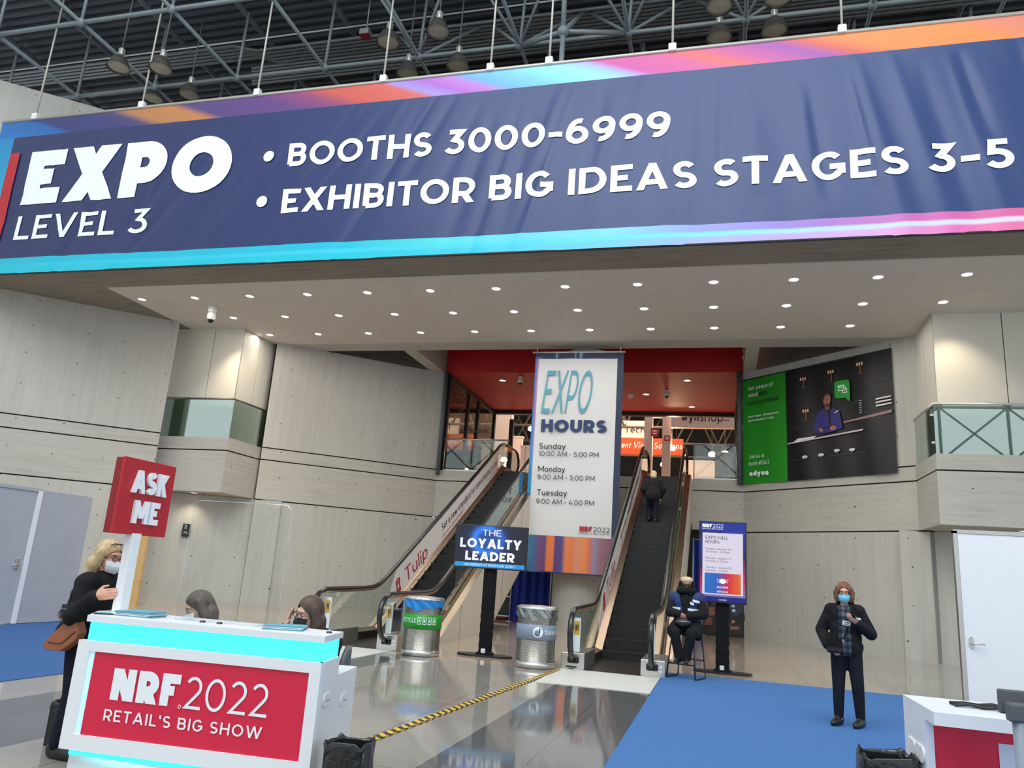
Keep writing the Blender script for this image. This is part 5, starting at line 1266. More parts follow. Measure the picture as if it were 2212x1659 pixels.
# ------------------------------------------------------------------ the hall on the upper floor
mb = MB().box((-34, 62, 4.85), (24, 62.3, 20)); struct('wall_hall_rear', mb, m_dark)
mb = MB().box((-34, 34, 15.5), (24, 62, 15.8)); struct('ceiling_hall', mb, m_dark)
t = thing('hall_truss', 'brown steel roof trusses of the upper hall behind the glass', 'roof truss', (-4, 45, 11))
k0 = None
for k in range(9):
    for j in range(3):
        a = V((-12 + 3 * k, -6 + 6 * j, -1.4)); 
        MB().tube([a, a + V((1.5, 0, 3))], .07, 6).tube([a + V((1.5, 0, 3)), a + V((3, 0, 0))], .07, 6).build('web_tube', m_trusst if False else m_hallt, t) if False else None
m_hallt = mat('brown_hall_steel', (0.16, 0.125, 0.095), 0.6, var=0.1)
for j in range(4):
    y = -8 + 5 * j
    MB().tube([(-16, y, -1.2), (14, y, -1.2)], .07, 6).build('chord_tube', m_hallt, t); MB().tube([(-16, y, 1.6), (14, y, 1.6)], .07, 6).build('chord_tube', m_hallt, t)
    for k in range(12):
        x = -16 + 2.5 * k
        MB().tube([(x, y, -1.2), (x + 1.25, y + .6, 1.6)], .05, 6).build('web_tube', m_hallt, t); MB().tube([(x + 1.25, y - .6, 1.6), (x + 2.5, y, -1.2)], .05, 6).build('web_tube', m_hallt, t)
def hall_sign(label, x0, x1, y, z0, z1, m, txt=None, h=.3, mt=None, tx=None, cap='X', **k):
    t = thing('hanging_sign', label, 'sign', ((x0 + x1) / 2, y, z0)); w = (x1 - x0) / 2
    MB().box((-w, 0, 0), (w, .25, z1 - z0)).build('sign_box', m, t)
    for x in (-w * .8, w * .8): MB().tube([(x, .1, z1 - z0), (x, .1, 15.5 - z0)], .012, 6).build('hanging_cord', m_hallt, t)
    if txt:
        for b, a0, a1, zz in txt: text('lettering', b, a1 - a0, h, mt or m_ltrb, t, (a0 - (x0 + x1) / 2, -.02, zz - z0), cap=cap, **k)
    return t
hs = hall_sign('large pale sign with black lettering hanging in the upper hall at right', -2.12, .74, 36.0, 8.63, 9.9, m_hallw, None)
text('lettering', 'wyn', .80, .46, m_ltrb, hs, (-.98, -.02, .20), cap='all', bold=.02, heavy=.02); text('lettering', 'shop', 1.05, .60, m_ltrb, hs, (-.14, -.02, .18), cap='all'); MB().box((.92, -.02, .36), (1.2, -.015, .39)).build('lettering', m_ltrb, hs)
hall_sign('pale booth header with thin black lettering beside the hours banner', -5.4, -3.7, 42.0, 9.2, 10.15, m_hallw, (('Techwin', -4.98, -3.1, 9.48),), .34)
hall_sign('orange booth header with white italic lettering behind the right escalator', -5.75, -1.9, 44.0, 8.6, 9.55, m_orange, (('gent Vision Solutions', -5.6, -1.95, 8.95),), .36, m_ltr, shear=.2, bold=.012)
hall_sign('pale booth header seen through the dark glass left of the escalators', -14.5, -10.9, 40.0, 8.2, 10.0, m_hallw, (('partners', -13.9, -12.3, 8.9),), .3)
hall_sign('white ring-shaped booth header left of the dark vestibule post', -10.8, -9.2, 44, 8.6, 10.6, m_hallw)
for k, (x, lb) in enumerate(((-3.2, 'left pale leg of the twin white column in the upper hall'), (-2.36, 'right pale leg of the twin white column in the upper hall'))):
    o = MB().box((x - .19, 36.4, 4.85), (x + .19, 36.8, 10.5)).build('twin_column', m_whitem if False else m_hallw); tag(o, lb, 'column', 'twin white column')
o = MB().box((-3.0, 36.5, 9.2), (-2.55, 36.7, 10.5)).box((-3.0, 36.5, 4.85), (-2.55, 36.7, 6.2)).build('column_web', m_hallw); tag(o, 'pale web plate joining the two legs of the white column', 'column')
for x, z, w, h_, b, lb in ((-2.9, 8.25, .34, .40, 'FIRE', 'red square notice on the left leg of the white column'), (-2.32, 8.05, .26, .26, 'EXIT', 'small red notice on the right leg of the white column')):
    t = thing('red_notice', lb, 'sign', (x, 36.36, z)); MB().box((-w / 2, 0, 0), (w / 2, .03, h_)).build('plate', m_redsign, t)
    MB().box((-w * .3, -.006, h_ * .55), (w * .3, 0, h_ * .72)).box((-w * .3, -.006, h_ * .25), (w * .3, 0, h_ * .42)).build('white_marks', m_ltr, t)
m_hl = mat('hall_lamp_lens', (1, .9, .8), .4, var=0, emit=6, ecol=(1, .86, .7))
hl0 = None
for k, (x, y, z, lb) in enumerate(((-2.2, 38.2, 8.0, 'glaring warm lamp in front of the orange booth header'), (-9.3, 38, 8.8, 'hall lamp behind the dark glass, high left'), (-8.6, 40, 9.0, 'hall lamp pair behind the dark glass'), (-8.0, 40, 7.3, 'hall lamp between the vestibule post and the hours banner, upper'), (-7.2, 38.6, 6.6, 'hall lamp between the vestibule post and the hours banner, lower'), (-4.6, 40, 10.4, 'hall lamp above the pale booth header'), (-3.9, 41, 10.4, 'hall lamp right above the pale booth header'), (.35, 40, 8.1, 'hall lamp under the large hanging sign'), (-.3, 41, 8.2, 'hall lamp under the middle of the large hanging sign'), (-2.75, 41, 7.6, 'hall lamp seen between the legs of the white column'), (-9.9, 36, 6.6, 'hall lamp low behind the left guardrail'), (-9.3, 37, 6.3, 'hall lamp low beside the left escalator top'))):
    t = thing('hall_lamp', lb, 'lamp', (x, y, z), 0, 'hall lamps on the upper floor')
    MB().lathe([(.001, -.1), (.16, -.08), (.2, .02), (.12, .14), (.001, .16)], 16).build('lens', m_hl, t)
    MB().tube([(0, 0, .16), (0, 0, 15.5 - z)], .012, 6).build('stem', m_hallt, t)
lamp('glaring_lamp', 'POINT', (-2.2, 37.7, 8.0), 260, (1, .72, .42), .15)
wv = thing('vertical_banner', 'upright pale banner with sideways white lettering behind the right guardrail', 'banner', (.2, 31.5, 4.86))
MB().box((-.32, 0, .1), (.42, .03, 1.9)).build('sheet', m_clad, wv)
wt = text_mb('wyn', 1.5, .34, cap='all', bold=.02, heavy=.02); wt.xf(Matrix.Rotation(pi / 2, 3, 'Y'), (-.0, -.02, 1.75)); wt.build('lettering', m_ltr, wv, fix=False)
for x in (-.25, .35): MB().tube([(x, .015, 0), (x, .015, 1.95)], .015, 6).build('upright', m_railw, wv)
for k, (x, y, w, h_, m, lb) in enumerate(((-9.0, 38, 1.6, 3.0, m_hallw, 'pale booth wall behind the left guardrail'), (-7.6, 40, 1.2, 2.2, m_hallw, 'lower pale booth wall behind the top of the left escalator'), (-12, 42, 2.4, 4.2, m_hallw, 'tall pale booth wall far left in the upper hall'), (-.8, 44, 1.6, 3.4, m_hallw, 'pale booth wall beyond the right escalator top'))):
    o = MB().box((x - w / 2, y, 4.85), (x + w / 2, y + .3, 4.85 + h_)).box((x - w / 2 - .05, y - .02, 4.85 + h_), (x + w / 2 + .05, y + .35, 4.95 + h_)).build('booth_wall', m); tag(o, lb, 'booth', 'booth walls in the upper hall')

# ------------------------------------------------------------------ glazed lattice of the atrium behind the camera
mb = MB()
for k in range(15): mb.tube([(-30 + 4 * k, -13, 0), (-30 + 4 * k, -13, 26)], .10, 6)
for k in range(8): mb.tube([(-30, -13, 3.5 * k), (26, -13, 3.5 * k)], .10, 6)
for k in range(14):
    for j in range(7):
        x, z = -30 + 4 * k, 3.5 * j
        mb.tube([(x, -13, z), (x + 4, -13, z + 3.5)], .07, 6); mb.tube([(x + 4, -13, z), (x, -13, z + 3.5)], .07, 6)
struct('window_3', mb, m_truss)

# ------------------------------------------------------------------ people
m_skin = mat('fair_skin', srgb(214, 160, 136), 0.5, var=0.05, scale=8)
m_skin2 = mat('tan_skin', srgb(176, 120, 92), 0.5, var=0.05, scale=8)
m_eye = mat('eye_white', (.8, .8, .78), 0.2, var=0); m_iris = mat('dark_iris', (.03, .025, .02), 0.15, var=0)
m_jacket = mat('black_jacket', (0.013, 0.013, 0.015), 0.9, var=0.3, scale=12, bump=0.35, bscale=18, spec=0.2)
m_trous = mat('dark_navy_trousers', (0.010, 0.012, 0.020), 0.9, var=0.2, scale=10, bump=0.3, bscale=20, spec=0.2)
m_shoe = mat('black_leather', (0.012, 0.011, 0.011), 0.4, var=0.2)
m_plaid = plaid('plaid_shirt')
m_brown = mat('brown_hair', srgb(120, 76, 48), 0.5, var=0.35, scale=10, stretch=(14, 14, 1.2), bump=.4, bscale=12)
m_blond = mat('blonde_hair', srgb(206, 178, 134), 0.45, var=0.30, scale=10, stretch=(14, 14, 1.2), bump=.4, bscale=12)
m_greyh = mat('grey_brown_hair', srgb(96, 80, 70), 0.5, var=0.3, scale=10, stretch=(14, 14, 1.2), bump=.4, bscale=12)
m_dbrown = mat('dark_brown_hair', srgb(84, 62, 50), 0.5, var=0.35, scale=10, stretch=(14, 14, 1.2), bump=.4, bscale=12)
m_maskb = mat('light_blue_mask', srgb(120, 198, 222), 0.7, var=0.03, scale=20)
m_maskw = mat('white_mask', srgb(222, 226, 232), 0.7, var=0.03, scale=20)
m_maskk = mat('black_mask', (0.012, 0.012, 0.014), 0.8, var=0.1)
m_vest = mat('blue_vest', srgb(32, 56, 108), 0.7, var=0.12, scale=6)
m_refl = mat('reflective_tape', (.82, .84, .86), 0.4, var=0)
m_beret = mat('cream_cap', srgb(214, 188, 150), 0.85, var=0.08, scale=10)
m_scarf = mat('pale_scarf', srgb(188, 178, 160), 0.9, var=0.15, scale=25)
m_knit = mat('pale_knit_collar', srgb(196, 204, 206), 0.9, var=0.1, scale=60, bump=.5, bscale=60)
m_tanb = mat('tan_leather', srgb(150, 88, 58), 0.45, var=0.12, scale=5)

def ell(mb, c, r, R=None): mb.sphere(c, r, 18, 12, R=R)
def hand(mb, wr, f, n, curl=.6, spread=1.0, s=1.0, flip=1):
    f = V(f).normalized(); n = V(n); n = (n - f * n.dot(f)).normalized(); sd = f.cross(n) * flip
    wr = V(wr); R = Matrix((sd, f, n)).transposed()
    mb.sphere(wr + f * .05 * s, (.040 * s, .052 * s, .017 * s), 14, 10, R=R); mb.capsule(wr, .026 * s, wr + f * .04 * s, .024 * s)
    for k, (o, L) in enumerate(((-.031, .064), (-.0105, .078), (.0105, .083), (.032, .074))):
        p = wr + f * (.088 if 0 < k < 3 else .082) * s + sd * o * s * spread; d1 = (f * cos(curl * .6) + n * sin(curl * .6)).normalized(); d2 = (f * cos(curl * 1.5) + n * sin(curl * 1.5)).normalized()
        q = p + d1 * L * .5 * s; mb.capsule(p - f * .02 * s, .0092 * s, q, .0088 * s); mb.capsule(q, .0088 * s, q + d2 * L * .5 * s, .0075 * s)
    p = wr + f * .025 * s + sd * .030 * s; q = p + (f * .7 + sd * .7 + n * .3).normalized() * .040 * s
    mb.capsule(p, .013 * s, q, .0105 * s); mb.capsule(q, .0105 * s, q + (f * .95 + sd * .1 + n * .5).normalized() * .032 * s, .0085 * s)
class Person:
    def __init__(s, label, loc, rz, J, hrot=(0, 0, 0), hs=1.0, group=None):
        s.t = thing('person', label, 'person', loc, rz, group); s.J = {k: V(v) for k, v in J.items()}; s.hs = hs
        s.HR = Euler(hrot, 'XYZ').to_matrix(); s.HC = s.J['head']
    def hm(s, p): return s.HC + s.HR @ (V(p) * s.hs)
    def body(s, m, vox=.009, hands=None, slim=1.0, legs=True):
        J = s.J; mb = MB(); h = s.hs; R = s.HR
        for c, r in (((0, .012, .03), (.073, .093, .098)), ((0, -.028, -.035), (.060, .068, .085)), ((0, -.038, -.088), (.042, .046, .036)), ((0, -.075, .03), (.055, .022, .02))): ell(mb, s.hm(c), [q * h for q in r], R)
        mb.capsule(s.hm((0, -.088, .01)), .009 * h, s.hm((0, -.106, -.03)), .013 * h)
        for q in (-1, 1): ell(mb, s.hm((q * .074, .015, -.018)), (.010 * h, .02 * h, .032 * h), R); ell(mb, s.hm((q * .035, -.07, -.03)), (.024 * h, .024 * h, .022 * h), R)
        mb.capsule(s.hm((-.016, -.096, -.068)), .008 * h, s.hm((.016, -.096, -.068)), .008 * h)
        mb.capsule(J['neck'], .058, s.hm((0, .015, -.07)), .050)
        mb.capsule(J['shL'], .06, J['shR'], .06); mid = (J['shL'] + J['shR']) / 2
        mb.capsule(mid + V((0, .015, -.06)), .088 * slim, (mid + J['pelvis'] * 2) / 3, .105 * slim); mb.capsule(J['pelvis'] + V((-.05, 0, .02)), .11 * slim, J['pelvis'] + V((.05, 0, .02)), .11 * slim); mb.capsule((mid + J['pelvis'] * 2) / 3, .105, J['pelvis'], .12 * slim)
        for q in 'LR':
            mb.capsule(J['sh' + q], .052, J['el' + q], .040); mb.capsule(J['el' + q], .040, J['wr' + q], .027)
            if legs:
                mb.capsule(J['hip' + q], .085, J['kn' + q], .055); mb.capsule(J['kn' + q], .055, J['an' + q], .038); mb.capsule(J['an' + q], .036, J['toe' + q], .026)
            if hands and q in hands: f, n, c, fl = hands[q]; hand(mb, J['wr' + q], f, n, c, flip=fl)
        s.b = blob('body', mb, m, s.t, vox, 3); return s.b
    def headpart(s, name, mb, m, cut=None, vox=None, smooth=3, disp=None, thick=0):
        if vox: o = blob(name, mb, m, s.t, vox, smooth, cut, disp=disp, thick=thick)
        else: o = mb.build(name, m, s.t, fix=True)
        o.matrix_local = Matrix.Translation(s.HC) @ s.HR.to_4x4() @ Matrix.Scale(s.hs, 4); return o
    def eyes(s):
        for q in (-1, 1):
            e = s.headpart('eye', MB().sphere((q * .031, -.080, .006), (.0125, .0105, .0062), 12, 8), m_eye)
            s.headpart('iris', MB().sphere((q * .031, -.0882, .006), (.0062, .004, .0055), 10, 8), m_iris)
            s.headpart('eyebrow', MB().tube([(q * .014, -.094, .026), (q * .032, -.094, .031), (q * .050, -.084, .026)], .0035, 6), m_greyh)
    def mask(s, m, bulge=.012, top=-.012, bot=-.112):
        g = MB()
        def f(u, v):
            a = (u - .5) * 2.3; z = bot + (top - bot) * v; k = 1 + .10 * sin(pi * v)
            w = .0735 - .012 * (1 - v); nose = .016 * max(0, 1 - abs(u - .5) * 5) * v
            return V((w * sin(a) * k, -.022 - (.080 * cos(a) + bulge * sin(pi * v) * max(0, cos(a * 1.2)) + nose) * k + .0015 * sin(v * 18), z + .012 * abs(u - .5) * (1 - v) * 4 - .01 * abs(u - .5)))
        g.grid(f, 24, 12); o = s.headpart('face_mask', g, m)
        for q in (-1, 1): s.headpart('ear_loop', MB().tube([(q * .064, -.05, -.02), (q * .078, -.005, -.002), (q * .080, .02, -.02), (q * .076, .0, -.05), (q * .062, -.045, -.095)], .0022, 5), m)
        return o
    def glasses(s, m, r=.021):
        g = MB()
        for q in (-1, 1):
            g.tube([(q * .031 + r * cos(k * pi / 10) * 1.15, -.106 + .004 * abs(cos(k * pi / 10)), .003 + r * .85 * sin(k * pi / 10)) for k in range(20)], .0022, 5, closed=True); g.tube([(q * .055, -.102, .008), (q * .074, -.06, .008), (q * .079, .015, .0)], .0022, 5)
        g.tube([(-.008, -.108, .006), (.008, -.108, .006)], .002, 5); s.headpart('glasses', g, m)
    def blobpart(s, name, mb, m, vox=.012, **k): return blob(name, mb, m, s.t, vox, k.pop('smooth', 4), **k)
def torso(mb, J, r=.02, hem=None, w=.165, d=.115):
    mid = (J['shL'] + J['shR']) / 2; pv = J['pelvis']; ax = (mid - pv).normalized(); sx = (J['shL'] - J['shR']).normalized(); sy = ax.cross(sx); R = Matrix((sx, sy, ax)).transposed()
    mb.capsule(J['shL'], .062 + r, J['shR'], .062 + r)
    for t, ww, dd in ((.82, w, d), (.55, w * .98, d * 1.04), (.25, w * 1.0, d * 1.1), (.0, w * 1.05, d * 1.12)): mb.sphere(pv + (mid - pv) * t, (ww + r, dd + r, .15 + r), 18, 12, R=R)
def sleeves(mb, J, r=.02, k0=.06, k1=.05, k2=.042, frac=1.0):
    for q in 'LR':
        e = J['el' + q]; w = e + (J['wr' + q] - e) * .93 * frac
        mb.capsule(J['sh' + q], k0 + r, e, k1 + r); mb.capsule(e, k1 + r, w, k2 + r * .6)
def trousers(p, m, r0=.10, r1=.075, r2=.06, frac=.93, vox=.012):
    J = p.J; mb = MB(); mb.capsule(J['hipL'] + V((0, 0, .05)), .115, J['hipR'] + V((0, 0, .05)), .115)
    for q in 'LR': mb.capsule(J['hip' + q], r0, J['kn' + q], r1); mb.capsule(J['kn' + q], r1, J['kn' + q] + (J['an' + q] - J['kn' + q]) * frac, r2)
    return p.blobpart('trousers', mb, m, vox)
def shoes(p, m):
    for q in 'LR':
        a, t = p.J['an' + q], p.J['toe' + q]; d = V((t.x - a.x, t.y - a.y, 0)).normalized(); b = a.z - .085
        mb = MB(); heel = V((a.x, a.y, b + .036)) - d * .05; toe = V((t.x, t.y, b + .03))
        mb.capsule(heel, .038, toe, .036); mb.capsule(heel + V((0, 0, .03)), .042, heel + d * .09 + V((0, 0, .035)), .044); mb.capsule(heel + d * .07 + V((0, 0, .015)), .048, toe - d * .03 + V((0, 0, .008)), .043)
        def fl(v, b=b): return V((v.x, v.y, max(v.z, b + .004)))
        p.blobpart('shoe', mb, m, .009, disp=fl)

# ---- the woman in black on the blue carpet
J = dict(head=(0, -.025, 1.535), neck=(0, .005, 1.39), shL=(.15, 0, 1.325), shR=(-.15, 0, 1.325), pelvis=(0, .01, .90), elL=(.285, .02, 1.07), elR=(-.275, .05, 1.08), wrL=(.135, -.215, 1.195), wrR=(-.205, -.10, .895),
         hipL=(.085, .01, .86), hipR=(-.085, .01, .86), knL=(.115, -.02, .47), knR=(-.095, -.01, .47), anL=(.135, .02, .088), anR=(-.105, .02, .088), toeL=(.075, -.135, .03), toeR=(-.165, -.115, .03))
p = Person('woman in black jacket and light blue mask standing on the carpet, looking at her phone', (1.51, 10.56, .009), radians(-8), J, (radians(4), 0, 0), .98)
p.body(m_skin, .006, {'L': ((-.72, -.45, .42), (.15, .45, .9), .55, -1), 'R': ((.85, -.35, -.4), (0, .8, -.5), .6, 1)}); p.eyes(); p.mask(m_maskb); p.glasses(m_shoe)
mb = MB(); ell(mb, (0, .015, .048), (.090, .106, .096))
for q in (-1, 1):
    mb.capsule((q * .070, -.035, .06), .035, (q * .088, -.02, -.06), .036); mb.capsule((q * .088, -.02, -.05), .036, (q * .080, -.02, -.088), .030); mb.capsule((q * .08, .03, .0), .05, (q * .07, .04, -.085), .045)
mb.capsule((-.05, .07, -.07), .045, (.05, .07, -.07), .045); mb.capsule((0, .06, .04), .07, (0, .06, -.07), .07)
p.headpart('hair', mb, m_brown, lambda c: c.y < -.03 and (abs(c.x) / .062) ** 2 + ((c.z + .025) / .108) ** 2 < 1, .008, 3)
mb = MB(); torso(mb, J := p.J, .006, w=.150, d=.105); p.blobpart('shirt', mb, m_plaid, .012, cut=lambda c: c.z < .80 or c.z > 1.40)
mb = MB(); torso(mb, J, .026, w=.160, d=.112); sleeves(mb, J, .022); mb.sphere((0, .01, .87), (.19, .145, .13), 18, 12)
mb.capsule((-.05, .03, 1.41), .045, (.05, .03, 1.41), .045); mb.capsule((.05, .02, 1.41), .04, (.075, -.05, 1.37), .03); mb.capsule((-.05, .02, 1.41), .04, (-.075, -.05, 1.37), .03)
p.blobpart('jacket', mb, m_jacket, .011, cut=lambda c: (c.y < -.03 and -.078 < c.x < .060 + .02 * (1.36 - c.z) and c.z < 1.5 and not (c.y < -.16 and c.z > 1.0)) or c.z < .80, thick=.012)
trousers(p, m_trous, .098, .074, .056, .94); shoes(p, m_shoe)
for q in 'LR':
    a = p.J['an' + q]; p.blobpart('sock', MB().capsule(a + V((0, 0, .05)), .045, a + V((0, 0, -.02)), .044), m_ltr, .009)
b = MB().box((-.045, -.006, -.026), (.045, 0, .026), 0, .004).build('name_badge', m_whitem, p.t); b.location = (.015, -.165, 1.18); b.rotation_euler = (0, radians(8), 0)
MB().box((-.03, -.009, .004), (.03, -.005, .014)).box((-.035, -.009, -.016), (.035, -.005, -.010)).build('badge_marks', m_ltrg, b)
b = MB().lathe([(.001, 0), (.022, 0), (.022, .004), (.001, .005)], 14, R=Matrix.Rotation(pi / 2, 3, 'X')).build('pin_badge', m_whitem, p.t); b.location = (.155, -.165, 1.235)
hip = thing('crossbody_bag', 'small black crossbody bag hanging at the hip of the woman in black', 'bag', (1.51, 10.56, .009), radians(-8))
B = MB().box((-.215, -.235, .83), (-.035, -.165, .99), 0, .025).build('bag_body', m_shoe, hip); MB().box((-.218, -.243, .90), (-.045, -.228, .995), 0, .007).build('flap', m_blackm, hip)
MB().tube([(-.03, -.19, .98), (.0, -.165, 1.05), (.075, -.155, 1.25), (.105, -.12, 1.36), (.10, -.02, 1.435), (.06, .11, 1.36), (-.12, .14, 1.05), (-.215, -.10, .98)], .011, 6, flat=.3, up=(0, -1, .2)).build('strap', m_blackm, hip)
MB().box((-.036, -.21, .965), (-.022, -.18, .995)).build('buckle', m_steel, hip)
ph = thing('smartphone', 'smartphone held up in the hand of the woman in black', 'phone', (1.51, 10.56, .009), radians(-8))
o = MB().box((-.036, -.070, -.004), (.036, .070, .004), 0, .003).build('body', m_black, ph); f_ = V((-.72, -.45, .42)).normalized(); n_ = V((.15, .45, .9)); n_ = (n_ - f_ * n_.dot(f_)).normalized(); o.matrix_local = Matrix.Translation(V((.135, -.215, 1.195)) + f_ * .085 + n_ * .028) @ Matrix((f_, n_.cross(f_), n_)).transposed().to_4x4()
MB().box((-.032, -.065, .004), (.032, .065, .0046)).build('screen', m_lampu, o)

# ---- the guard on the bar stool
GL = (-.50, 13.93, 0); GR = radians(-10)
st = thing('bar_stool', 'black tubular bar stool carrying the seated guard', 'stool', GL, radians(-20))
MB().box((-.19, -.17, .72), (.19, .19, .755), 0, .015).build('seat', m_black, st)
for q in (-1, 1): MB().tube([(q * .19, -.16, .72), (q * .25, -.24, .034), (q * .245, -.20, .025), (q * .24, .20, .025), (q * .245, .24, .04), (q * .19, .17, .72)], .013, 8).build('side_frame', m_black, st)
MB().tube([(-.228, -.215, .24), (.228, -.215, .24)], .012, 8).build('footrest', m_black, st); MB().tube([(-.22, .21, .3), (.22, .21, .3)], .012, 8).build('stretcher', m_black, st)
J = dict(head=(.0, -.05, 1.515), neck=(0, .02, 1.36), shL=(.19, .02, 1.30), shR=(-.19, .02, 1.30), pelvis=(0, .06, .86), elL=(.29, -.05, 1.05), elR=(-.28, -.04, 1.05), wrL=(.06, -.27, 1.02), wrR=(-.06, -.29, 1.04),
         hipL=(.09, .03, .84), hipR=(-.09, .03, .84), knL=(.14, -.34, .74), knR=(-.13, -.34, .74), anL=(.05, -.24, .34), anR=(-.07, -.24, .345), toeL=(.07, -.36, .275), toeR=(-.10, -.36, .275))
p = Person('guard in blue reflective vest and cream cap seated on a bar stool', GL, GR, J, (radians(6), 0, radians(12)), 1.0); J = p.J
p.body(m_skin2, .009, {'L': ((-.9, -.1, -.3), (0, .9, -.2), .5, 1), 'R': ((.85, -.1, -.4), (0, .9, .2), .5, -1)}); p.eyes(); p.mask(m_maskk)
g = MB()
for q in (-1, 1): ell(g, (q * .034, -.098, .008), (.030, .012, .021))
g.capsule((-.02, -.104, .014), .008, (.02, -.104, .014), .008); g.capsule((.06, -.09, .012), .008, (.08, .0, .01), .006); g.capsule((-.06, -.09, .012), .008, (-.08, .0, .01), .006)
p.headpart('sunglasses', g, m_black, vox=.006, smooth=1)
mb = MB(); ell(mb, (0, .01, .085), (.105, .118, .052)); ell(mb, (0, .012, .055), (.088, .106, .05)); p.headpart('cap', mb, m_beret, lambda c: c.z < .038, .009, 3)
mb = MB()
for k in range(14):
    a = 2 * pi * k / 14; mb.capsule((.115 * sin(a), .02 - .115 * cos(a), -.10 + .02 * cos(a)), .055, (.12 * sin(a + .45), .02 - .12 * cos(a + .45), -.10 + .02 * cos(a + .45)), .055)
for q in (-1, 1): mb.capsule((q * .105, .03, -.08), .05, (q * .098, .03, .03), .035)
mb.capsule((0, .11, -.06), .06, (0, .10, .04), .04)
p.headpart('hood_collar', mb, m_jacket, None, .012, 4)
for k, (x, z) in enumerate(((-.07, -.11), (.0, -.155), (.07, -.125))): p.headpart('snap_button', MB().sphere((x, -.15 + abs(x) * .5, z), .007, 8, 6), m_steel)
mb = MB(); torso(mb, J, .045, w=.175, d=.13); sleeves(mb, J, .035); mb.capsule((-.13, -.02, .82), .13, (.13, -.02, .82), .13)
for q in (-1, 1): mb.capsule((q * .13, -.02, .84), .13, (q * .17, -.26, .76), .11); mb.capsule((q * .19, -.02, .82), .10, (q * .21, -.10, .70), .08)
p.blobpart('coat', mb, m_jacket, .014)
mb = MB(); torso(mb, J, .058, w=.180, d=.135); mb.capsule(J['shL'], .105, J['shL'] + V((.04, 0, -.12)), .10); mb.capsule(J['shR'], .105, J['shR'] + V((-.04, 0, -.12)), .10)
vest = p.blobpart('vest', mb, m_vest, .013, cut=lambda c: (c.y < 0 and abs(c.x - .01) < .035 + max(0, (c.z - 1.05)) * .28) or c.z < .93 or c.z > 1.40)
for z, x0, x1 in ((1.12, .055, .25), (1.12, -.245, -.07), (1.265, .13, .23), (1.225, .09, .15)):
    g = MB(); g.grid(lambda u, v: V((x0 + (x1 - x0) * u, -.205 + (abs(x0 + (x1 - x0) * u) / .25) ** 2.2 * .12, z + .02 * (2 * v - 1) - .02 * (u if x0 > 0 else 0))), 12, 2); g.build('reflective_stripe', m_refl, p.t)
trousers(p, m_jacket, .10, .085, .075, .98); shoes(p, m_shoe)
pk = thing('waist_pouch', 'black leather waist pouch resting on the lap of the seated guard', 'bag', GL, GR)
mb = MB(); ell(mb, (.0, -.30, .905), (.14, .06, .075)); blob('pouch', mb, m_shoe, pk, .01); MB().tube([(-.12, -.348, .915), (0, -.362, .925), (.12, -.348, .915)], .004, 6).build('zip', m_steel, pk)

# ---- the person on the right escalator, seen from behind
J = dict(head=(.0, -.16, 1.33), neck=(0, -.10, 1.20), shL=(.18, -.06, 1.14), shR=(-.18, -.06, 1.14), pelvis=(0, .06, .76), elL=(.27, .08, .92), elR=(-.30, .02, .95), wrL=(.20, -.16, .78), wrR=(-.20, -.10, .72),
         hipL=(.085, .05, .74), hipR=(-.085, .05, .74), knL=(.09, -.14, .42), knR=(-.09, .02, .36), anL=(.09, .02, .285), anR=(-.09, .12, .09), toeL=(.10, -.10, .235), toeR=(-.09, .0, .03))
J['anL'] = (.09, .04, .14); J['toeL'] = (.10, -.09, .085); J['anR'] = (-.09, .12, .09)
zf = min(RISE, .40 * SL * (int((21.75 - 13.62 - YA + .1) / .40) + .72))
p = Person('person dressed in black climbing the right escalator, seen from behind', (-1.74, 21.70, zf), pi, J, (radians(12), 0, 0), .98); J = p.J
p.body(m_skin, .011, {'L': ((0, -.3, -.9), (-1, 0, 0), .4, 1), 'R': ((0, -.3, -.9), (1, 0, 0), .4, -1)}); p.eyes(); p.mask(m_maskw)
mb = MB(); ell(mb, (0, .02, .05), (.092, .105, .096)); ell(mb, (0, .06, -.03), (.088, .07, .08)); p.headpart('hair', mb, m_blond, lambda c: c.y < -.05 and c.z < .08, .01, 3)
mb = MB(); torso(mb, J, .04, w=.17, d=.125); sleeves(mb, J, .03); p.blobpart('coat', mb, m_jacket, .014)
trousers(p, m_trous, .105, .08, .065, .95); shoes(p, m_shoe)

# ---- the blonde woman at the left end of the counter
BL = (-4.56, 5.08, 0); BR = radians(90)
J = dict(head=(.0, -.05, 1.415), neck=(0, .0, 1.275), shL=(.155, -.035, 1.215), shR=(-.155, -.035, 1.215), pelvis=(0, -.01, .82), elL=(.24, -.02, .98), elR=(-.255, -.06, .985), wrL=(.18, -.25, .92), wrR=(-.325, -.285, 1.15),
         hipL=(.085, -.02, .80), hipR=(-.085, -.02, .80), knL=(.09, -.06, .44), knR=(-.09, -.05, .44), anL=(.09, -.01, .088), anR=(-.09, .01, .088), toeL=(.10, -.17, .03), toeR=(-.10, -.15, .03))
p = Person('blonde woman in white mask and black coat gripping the white sign post', BL, BR, J, (radians(8), 0, radians(-8)), .98); J = p.J
p.body(m_skin, .006, {'R': ((.02, -1, .18), (1, 0, 0), .30, 1), 'L': ((0, -1, -.1), (0, 0, -1), .3, 1)}); p.eyes(); p.mask(m_maskw, .022)
mb = MB(); ell(mb, (0, .018, .045), (.090, .106, .094)); mb.capsule((0, .07, .03), .072, (0, .10, -.10), .062)
for q in (-1, 1): mb.capsule((q * .07, .0, .04), .042, (q * .083, .03, -.06), .044); mb.capsule((q * .083, .03, -.06), .044, (q * .075, .06, -.15), .032); mb.capsule((q * .05, .09, -.06), .05, (q * .045, .10, -.165), .04)
